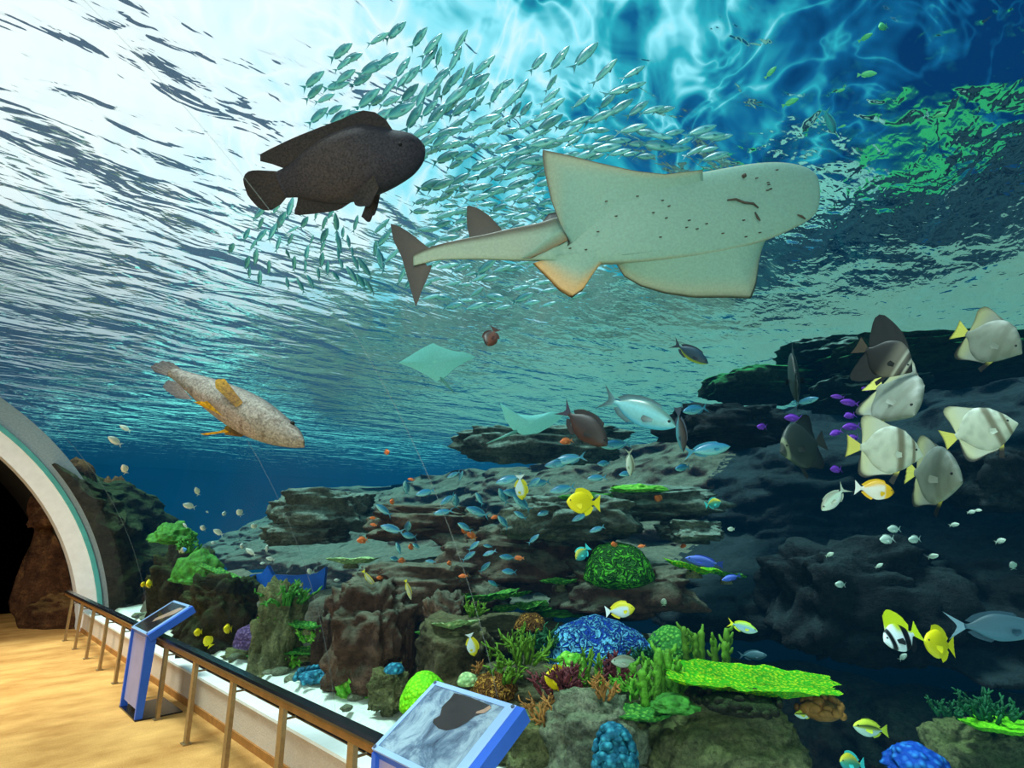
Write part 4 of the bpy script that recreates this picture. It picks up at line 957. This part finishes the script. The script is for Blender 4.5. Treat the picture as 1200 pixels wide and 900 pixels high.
# ------------------------------------------------------------------ corals
M['c_table'] = m_coral('table_coral_skin', (60, 168, 8), (206, 226, 20), 46, 1.0)
M['c_green'] = m_coral('green_coral_skin', (44, 118, 40), (120, 196, 70), 38, 1.0)
M['c_bright'] = m_coral('bright_green_coral', (92, 190, 14), (150, 236, 34), 50, .8)
M['c_pale'] = m_coral('pale_plate_coral', (130, 170, 110), (206, 226, 160), 30, .8)
M['c_blue'] = m_coral('blue_brain_coral', (10, 62, 160), (110, 200, 240), 17, 1.0, 'brain')
M['c_ball'] = m_coral('green_ball_coral', (26, 84, 22), (80, 180, 40), 15, 1.0, 'brain')
M['c_brown'] = m_coral('brown_brain_coral', (96, 58, 14), (176, 128, 48), 22, 1.0, 'brain')
M['c_teal'] = m_coral('teal_coral', (14, 86, 112), (62, 166, 186), 30, .5)
M['c_blue2'] = m_coral('blue_soft_coral', (14, 70, 170), (60, 150, 230), 26, .7)
M['c_purple'] = m_coral('purple_sponge', (70, 52, 96), (130, 104, 150), 40, .8)
M['c_lime'] = m_coral('lime_sponge', (84, 168, 40), (160, 222, 90), 24, .7)
M['c_stag1'] = m_simple('green_branch', (84, 128, 24), .7, 0, .4, 14)
M['c_stag2'] = m_simple('maroon_branch', (96, 40, 46), .7, 0, .4, 14)
M['c_stag3'] = m_simple('tan_branch', (150, 104, 48), .7, 0, .4, 14)
M['c_stag4'] = m_simple('dark_green_branch', (22, 84, 46), .7, 0, .4, 14)
M['c_finger'] = m_simple('finger_green', (86, 146, 34), .7, 0, .45, 30, .8)
M['c_moss'] = m_simple('moss_green', (52, 118, 34), .8, 0, .5, 20, .8)

def plate(parent, name, c, rx, ry, mat, seed=0, rot=0, tilt=(0, 0), lobes=.22, thick=.02, n=72, rr=16):
    vs = []; fs = []; s = V((seed*3.7, seed*1.9, 0)); ax = V((math.cos(rot), math.sin(rot), 0)); ay = V((-math.sin(rot), math.cos(rot), 0))
    for side in (0, 1):
        for j in range(rr+1):
            k = j/rr
            for i in range(n):
                a = 2*PI*i/n; r = k*(1+lobes*frac(V((math.cos(a)*1.3, math.sin(a)*1.3, 0))+s, 4)+.03*math.sin(a*17+seed)*k)
                x, y = rx*r*math.cos(a), ry*r*math.sin(a)
                z = .02*noise.noise(V((x*9, y*9, seed)))+.008*noise.noise(V((x*40, y*40, seed)))+.06*rx*k*k+tilt[0]*x+tilt[1]*y
                if side: z -= thick*(1-k**4)+(.10*rx*(1-k)**1.5)
                vs.append(V(c)+ax*x+ay*y+V((0, 0, z)))
    N = (rr+1)*n
    for j in range(rr):
        for i in range(n):
            a = [j*n+i, j*n+(i+1) % n, (j+1)*n+(i+1) % n, (j+1)*n+i]; fs.append(a); fs.append([N+k for k in reversed(a)])
    return mesh(name, vs, fs, mat, parent)
R45 = -PI/4
def table(name, label, u, v, d, rx, ry, mat, seed, tilt=(0, 0), stem=.16, lobes=.22):
    c = at(u, v, d); o = tag(empty(name, c-V((0, 0, stem))), label, 'coral')
    plate(o, 'plate', (0, 0, stem), rx, ry, mat, seed, R45, tilt, lobes)
    b = MB(); b.tube([(0, 0, -.03), (0, 0, stem*.5), (0, 0, stem-.05-.04*rx)], [rx*.32, rx*.2, rx*.34], 14); b.build('stalk', M['rock2'], o, True)
    return o
table('table_coral', 'wide bright yellow-green table coral on the mossy boulder', 876, 800, 3.2, .52, .34, M['c_table'], 1, (-.07, .0), .12, .30)
table('plate_coral', 'small ruffled green plate coral on the left edge of the mossy boulder', 748, 836, 3.05, .19, .15, M['c_green'], 2, (.05, -.05), .08, .3)
table('plate_coral', 'pale whitish-green oval plate coral on the tan mound', 533, 730, 3.9, .165, .13, M['c_pale'], 3, (.05, -.12), .1, .15)
table('plate_coral', 'thin green plate coral left of the pale plate', 506, 741, 4.1, .12, .10, M['c_green'], 4, (0, 0), .08)
table('plate_coral', 'green plate coral on the shaded boulder at the lower right corner', 1178, 851, 3.4, .23, .16, M['c_bright'], 5, (-.04, 0), .06)
table('plate_coral', 'small green plate low on the mossy rock column', 357, 763, 5.16, .19, .14, M['c_green'], 6, (0, 0), .05)
table('plate_coral', 'green plate standing out near the top of the mossy rock column', 362, 732, 5.16, .17, .13, M['c_green'], 7, (-.05, 0), .05)
table('plate_coral', 'thin green shelf coral left of the green ball coral', 657, 680, 4.5, .16, .12, M['c_green'], 8, (.03, 0), .05)
table('plate_coral', 'yellow-green shelf coral right of the green ball coral', 812, 664, 4.3, .21, .14, M['c_table'], 9, (-.22, 0), .05, .3)
table('plate_coral', 'dull green shelf coral beyond the violet wrasse', 850, 672, 4.6, .16, .12, M['c_green'], 10, (-.15, 0), .05, .3)
table('plate_coral', 'long green shelf coral on the left rock slope', 268, 676, 6.36, .36, .16, M['c_green'], 11, (-.35, 0), .05, .3)
table('plate_coral', 'thin pale green shelf stretching left of the lettuce coral', 530, 698, 4.9, .32, .12, M['c_green'], 12, (.06, 0), .05, .3)
table('plate_coral', 'pale green flat coral on top of the long brown slab', 412, 656, 5.6, .25, .14, M['c_pale'], 13, (0, 0), .05, .3)
table('plate_coral', 'green plate at the foot of the mossy rock column', 316, 770, 5.33, .20, .14, M['c_green'], 14, (0, 0), .05, .3)
table('plate_coral', 'lime plate on the left face of the mossy rock column', 315, 724, 5.25, .10, .08, M['c_lime'], 15, (0, 0), .05, .3)
# lettuce coral: several plates
c = at(596, 716, 4.5); o = tag(empty('lettuce_coral', c), 'wide clump of layered green lettuce coral above the tan mound', 'coral')
random.seed(21)
for i in range(9): plate(o, 'plate', (q*(-.26+.065*i)+random.uniform(-.05, .05), -q*(-.26+.065*i)+random.uniform(-.12, .08), .09-.012*i*(i > 4)+random.uniform(-.05, .05)), .14, .11, M['c_green'], 30+i, random.uniform(0, 3), (random.uniform(-.2, .1), random.uniform(-.25, 0)), .3, .01, 40, 8)
def dome(name, label, u, v, d, rx, ry, rz, mat, seed=0, rough=.10, cat='coral'):
    vs0, fs = ICO[5]; out = []
    for p in vs0:
        k_ = 1+rough*frac(p*1.6+V((seed, 0, 0)), 4); z = p.z if p.z > 0 else p.z*.35
        out.append(V((q, -q, 0))*p.x*rx*k_+V((q, q, 0))*p.y*ry*k_+V((0, 0, z*rz*k_)))
    o = mesh(name, out, fs, mat); o.location = at(u, v, d); return tag(o, label, cat)
dome('brain_coral', 'large bright blue brain coral mound', 700, 772, 4.0, .40, .30, .27, M['c_blue'], 1)
dome('brain_coral', 'dark green ball-shaped coral below the lit ledge', 725, 676, 4.45, .27, .24, .27, M['c_ball'], 2, .06)
dome('brain_coral', 'brown brain coral behind the near information stand', 578, 812, 3.5, .16, .14, .12, M['c_brown'], 3)
dome('dome_coral', 'bright lime-green domed coral left of the near information stand', 497, 826, 3.15, .135, .14, .165, M['c_bright'], 4, .07)
dome('brain_coral', 'round brown coral boulder at the edge of the lettuce coral', 622, 735, 4.2, .12, .11, .10, M['c_brown'], 5)
dome('brain_coral', 'green meandering coral behind the finger coral', 790, 768, 4.0, .21, .17, .19, M['c_green'], 6)
dome('sponge', 'dull purple rounded sponge left of the mossy rock column', 291, 754, 5.50, .14, .12, .17, M['c_purple'], 7, .1, 'sponge')
dome('soft_coral', 'deep blue rounded soft coral at the bottom right', 1072, 896, 3.0, .15, .13, .095, M['c_blue2'], 8, .2)
dome('dome_coral', 'small pale green coral knob next to the brown brain coral', 548, 800, 3.5, .065, .06, .06, M['c_pale'], 9)
dome('algae_clump', 'fuzzy green algae mound on the left rock slope', 232, 676, 6.71, .26, .2, .30, M['c_moss'], 10, .25, 'algae')
dome('algae_clump', 'dark green algae tuft high on the left rock slope', 203, 632, 7.05, .25, .2, .20, M['c_moss'], 11, .35, 'algae')
dome('dome_coral', 'small turquoise coral on the blue-green stone block', 462, 786, 3.87, .07, .07, .05, M['c_teal'], 12)
def stag(name, label, u, v, d, h, spread, mat, seed, n=14, r0=.012, levels=3, parent=None, up=.6):
    random.seed(seed); b = MB()
    def grow(p, dr, ln, r, lv):
        pts = [p]; dd = dr.copy()
        for i in range(3): dd = (dd+V([random.gauss(0, .16) for _ in range(3)])+V((0, 0, .06))).normalized(); pts.append(pts[-1]+dd*ln/3)
        b.tube(pts, [r, r*.9, r*.8, r*.45], 6)
        if lv > 0:
            for k_ in range(random.choice((2, 2, 3))):
                j = random.choice((1, 2, 3)); nd = (dd+V([random.gauss(0, .55) for _ in range(3)])).normalized(); grow(pts[j], nd, ln*random.uniform(.55, .8), r*.78, lv-1)
    for i in range(n):
        a = random.uniform(0, 2*PI); e_ = random.uniform(.1, 1)
        grow(V((math.cos(a), math.sin(a), 0))*spread*.35*e_, V((math.cos(a)*e_, math.sin(a)*e_, up+random.random()*.6)).normalized(), h*.5, r0, levels-1)
    o = b.build(name, mat, None, True); o.location = at(u, v, d); return tag(o, label, 'coral')
stag('staghorn_coral', 'olive green branching coral left of the blue brain coral', 612, 778, 3.6, .24, .26, M['c_stag1'], 1, 18)
stag('staghorn_coral', 'dark maroon branching coral right of the near information stand', 655, 822, 3.25, .20, .20, M['c_stag2'], 2, 16)
stag('staghorn_coral', 'tan and maroon spiky branching coral above the pale grey boulder', 640, 848, 3.05, .16, .20, M['c_stag3'], 3, 14, .008)
stag('staghorn_coral', 'green branching coral in front of the blue brain coral', 690, 806, 3.4, .24, .22, M['c_stag1'], 4, 16)
stag('staghorn_coral', 'reddish branching coral left of the finger coral', 722, 796, 3.4, .17, .16, M['c_stag2'], 5, 12)
stag('staghorn_coral', 'dark green bushy branching coral at the lower right', 1160, 842, 3.5, .17, .36, M['c_stag4'], 6, 22)
stag('staghorn_coral', 'low dark green branching coral reaching left at the lower right', 1112, 840, 3.6, .12, .22, M['c_stag4'], 7, 12)
stag('staghorn_coral', 'leafy green coral on top of the mossy rock column', 335, 708, 5.25, .26, .36, M['c_moss'], 8, 20, .018)
stag('staghorn_coral', 'green spiky coral on the left rock slope', 222, 648, 6.88, .2, .3, M['c_moss'], 9, 12, .018)
stag('staghorn_coral', 'small yellow-green coral at the foot of the mossy rock column', 340, 782, 5.16, .16, .15, M['c_lime'], 10, 10, .018)
stag('staghorn_coral', 'green leafy coral halfway down the mossy rock column', 362, 752, 5.16, .15, .2, M['c_lime'], 11, 12, .016)
stag('staghorn_coral', 'bushy green coral at the left end of the lettuce coral', 556, 722, 4.3, .14, .14, M['c_stag1'], 12, 12)
stag('staghorn_coral', 'olive branching coral beside the brown brain coral, low over the rock', 590, 800, 3.45, .15, .18, M['c_stag1'], 21, 12)
stag('staghorn_coral', 'small maroon branching coral tucked under the golden yellow tang', 662, 800, 3.2, .12, .16, M['c_stag2'], 22, 12, .009)
stag('staghorn_coral', 'yellow-green branching coral at the left foot of the finger coral', 740, 812, 3.25, .14, .14, M['c_lime'], 23, 10, .010)
stag('staghorn_coral', 'tan branching coral on the crest of the pale grey boulder', 706, 818, 3.05, .12, .16, M['c_stag3'], 24, 12, .008)
stag('staghorn_coral', 'dark green branching coral at the right foot of the blue brain coral', 762, 780, 3.8, .16, .16, M['c_stag4'], 25, 14)
stag('staghorn_coral', 'dark green branching coral left of the blue brain coral, behind the olive one', 640, 760, 3.9, .18, .18, M['c_stag4'], 26, 12)
stag('staghorn_coral', 'small tan coral tuft between the tan mound and the brown brain coral', 560, 790, 3.7, .09, .10, M['c_stag3'], 27, 10, .007)
dome('algae_clump', 'green turf patch on top of the lit ledge', 690, 585, 4.75, .20, .16, .05, M['c_moss'], 31, .4, 'algae')
dome('algae_clump', 'yellow-green turf patch at the right end of the pale lit ledge', 745, 575, 4.9, .24, .16, .05, M['c_lime'], 32, .4, 'algae')
dome('algae_clump', 'green turf strip on the rim of the lettuce coral ledge', 660, 720, 4.6, .2, .14, .05, M['c_moss'], 33, .4, 'algae')
dome('algae_clump', 'mossy green cushion on the left shoulder of the large mossy boulder', 790, 828, 3.0, .12, .12, .05, M['c_moss'], 34, .3, 'algae')
def fingers(name, label, u, v, d, n, h, spread, r, mat, seed):
    random.seed(seed); o = tag(empty(name, at(u, v, d)), label, 'coral')
    for i in range(n):
        x = (i/(n-1)-.5)*2*spread; hh = h*random.uniform(.65, 1.1); y = random.uniform(-.08, .08); b = MB(); k_ = 9
        lean = x*.35+random.gauss(0, .05)
        pts = [V((q*(x+lean*t_*hh), -q*(x+lean*t_*hh), 0))+V((q*y, q*y, hh*t_)) for t_ in [j/k_ for j in range(k_+1)]]
        b.tube(pts, [r*(1+.18*math.sin(j*2.4+i))*(1 if j < k_ else .45) for j in range(k_+1)], 10)
        for j in range(2, k_, 2):
            a = random.uniform(0, 6.28); p = pts[j]; b.tube([p, p+V((math.cos(a), math.sin(a), .7))*r*1.6, p+V((math.cos(a), math.sin(a), 1.1))*r*2.1], [r*.6, r*.5, r*.25], 7)
        b.build('finger', mat, o, True)
    return o
fingers('finger_coral', 'thick upright green finger coral left of the table coral', 772, 822, 3.25, 8, .27, .13, .026, M['c_finger'], 1)
fingers('finger_coral', 'short green finger coral behind the table coral', 832, 778, 3.7, 6, .20, .13, .022, M['c_stag1'], 2)
fingers('finger_coral', 'lime-green finger sponge cluster on the sand at left', 416, 822, 4.35, 6, .2, .10, .045, M['c_lime'], 3)
def clump(name, label, u, v, d, n, rx, rz, s, mat, seed, cat='coral'):
    random.seed(seed); b = MB(); vs0, fs = ICO[2]
    for i in range(n):
        a = random.uniform(0, 2*PI); e_ = math.acos(random.uniform(-.1, 1)); p = V((math.cos(a)*math.sin(e_)*rx, math.sin(a)*math.sin(e_)*rx, math.cos(e_)*rz)); nrm = p.normalized()
        t1 = nrm.cross(V((.3, .2, .9))).normalized(); t2 = nrm.cross(t1); k_ = s*random.uniform(.7, 1.3)
        b.add([p+(t1*v_.x*1.25+t2*v_.y*.9)*k_+nrm*v_.z*k_*.7 for v_ in vs0], fs)
    b.add([V((v_.x*rx*.9, v_.y*rx*.9, v_.z*rz*.9)) for v_ in vs0], fs)
    o = b.build(name, mat, None, True); o.location = at(u, v, d); return tag(o, label, cat)
clump('leather_coral', 'teal-blue knobbly coral between the two front boulders', 720, 892, 2.72, 70, .10, .15, .024, M['c_teal'], 1)
clump('soft_coral', 'small pinkish-grey ruffled coral under the right end of the table coral', 962, 832, 3.15, 34, .12, .06, .026, M['c_stag3'], 2)
clump('soft_coral', 'dark brown knobs under the middle of the table coral', 865, 824, 3.0, 40, .22, .05, .02, M['flank'], 3)  # dark colour stands in for the shade under the table
clump('leather_coral', 'pale green knobbly coral half hidden in the branching corals', 668, 786, 3.45, 30, .09, .09, .028, M['c_lime'], 4)
clump('soft_coral', 'teal pebbly coral low on the sand left of the mossy column foot', 375, 792, 4.64, 30, .2, .05, .03, M['c_teal'], 5)
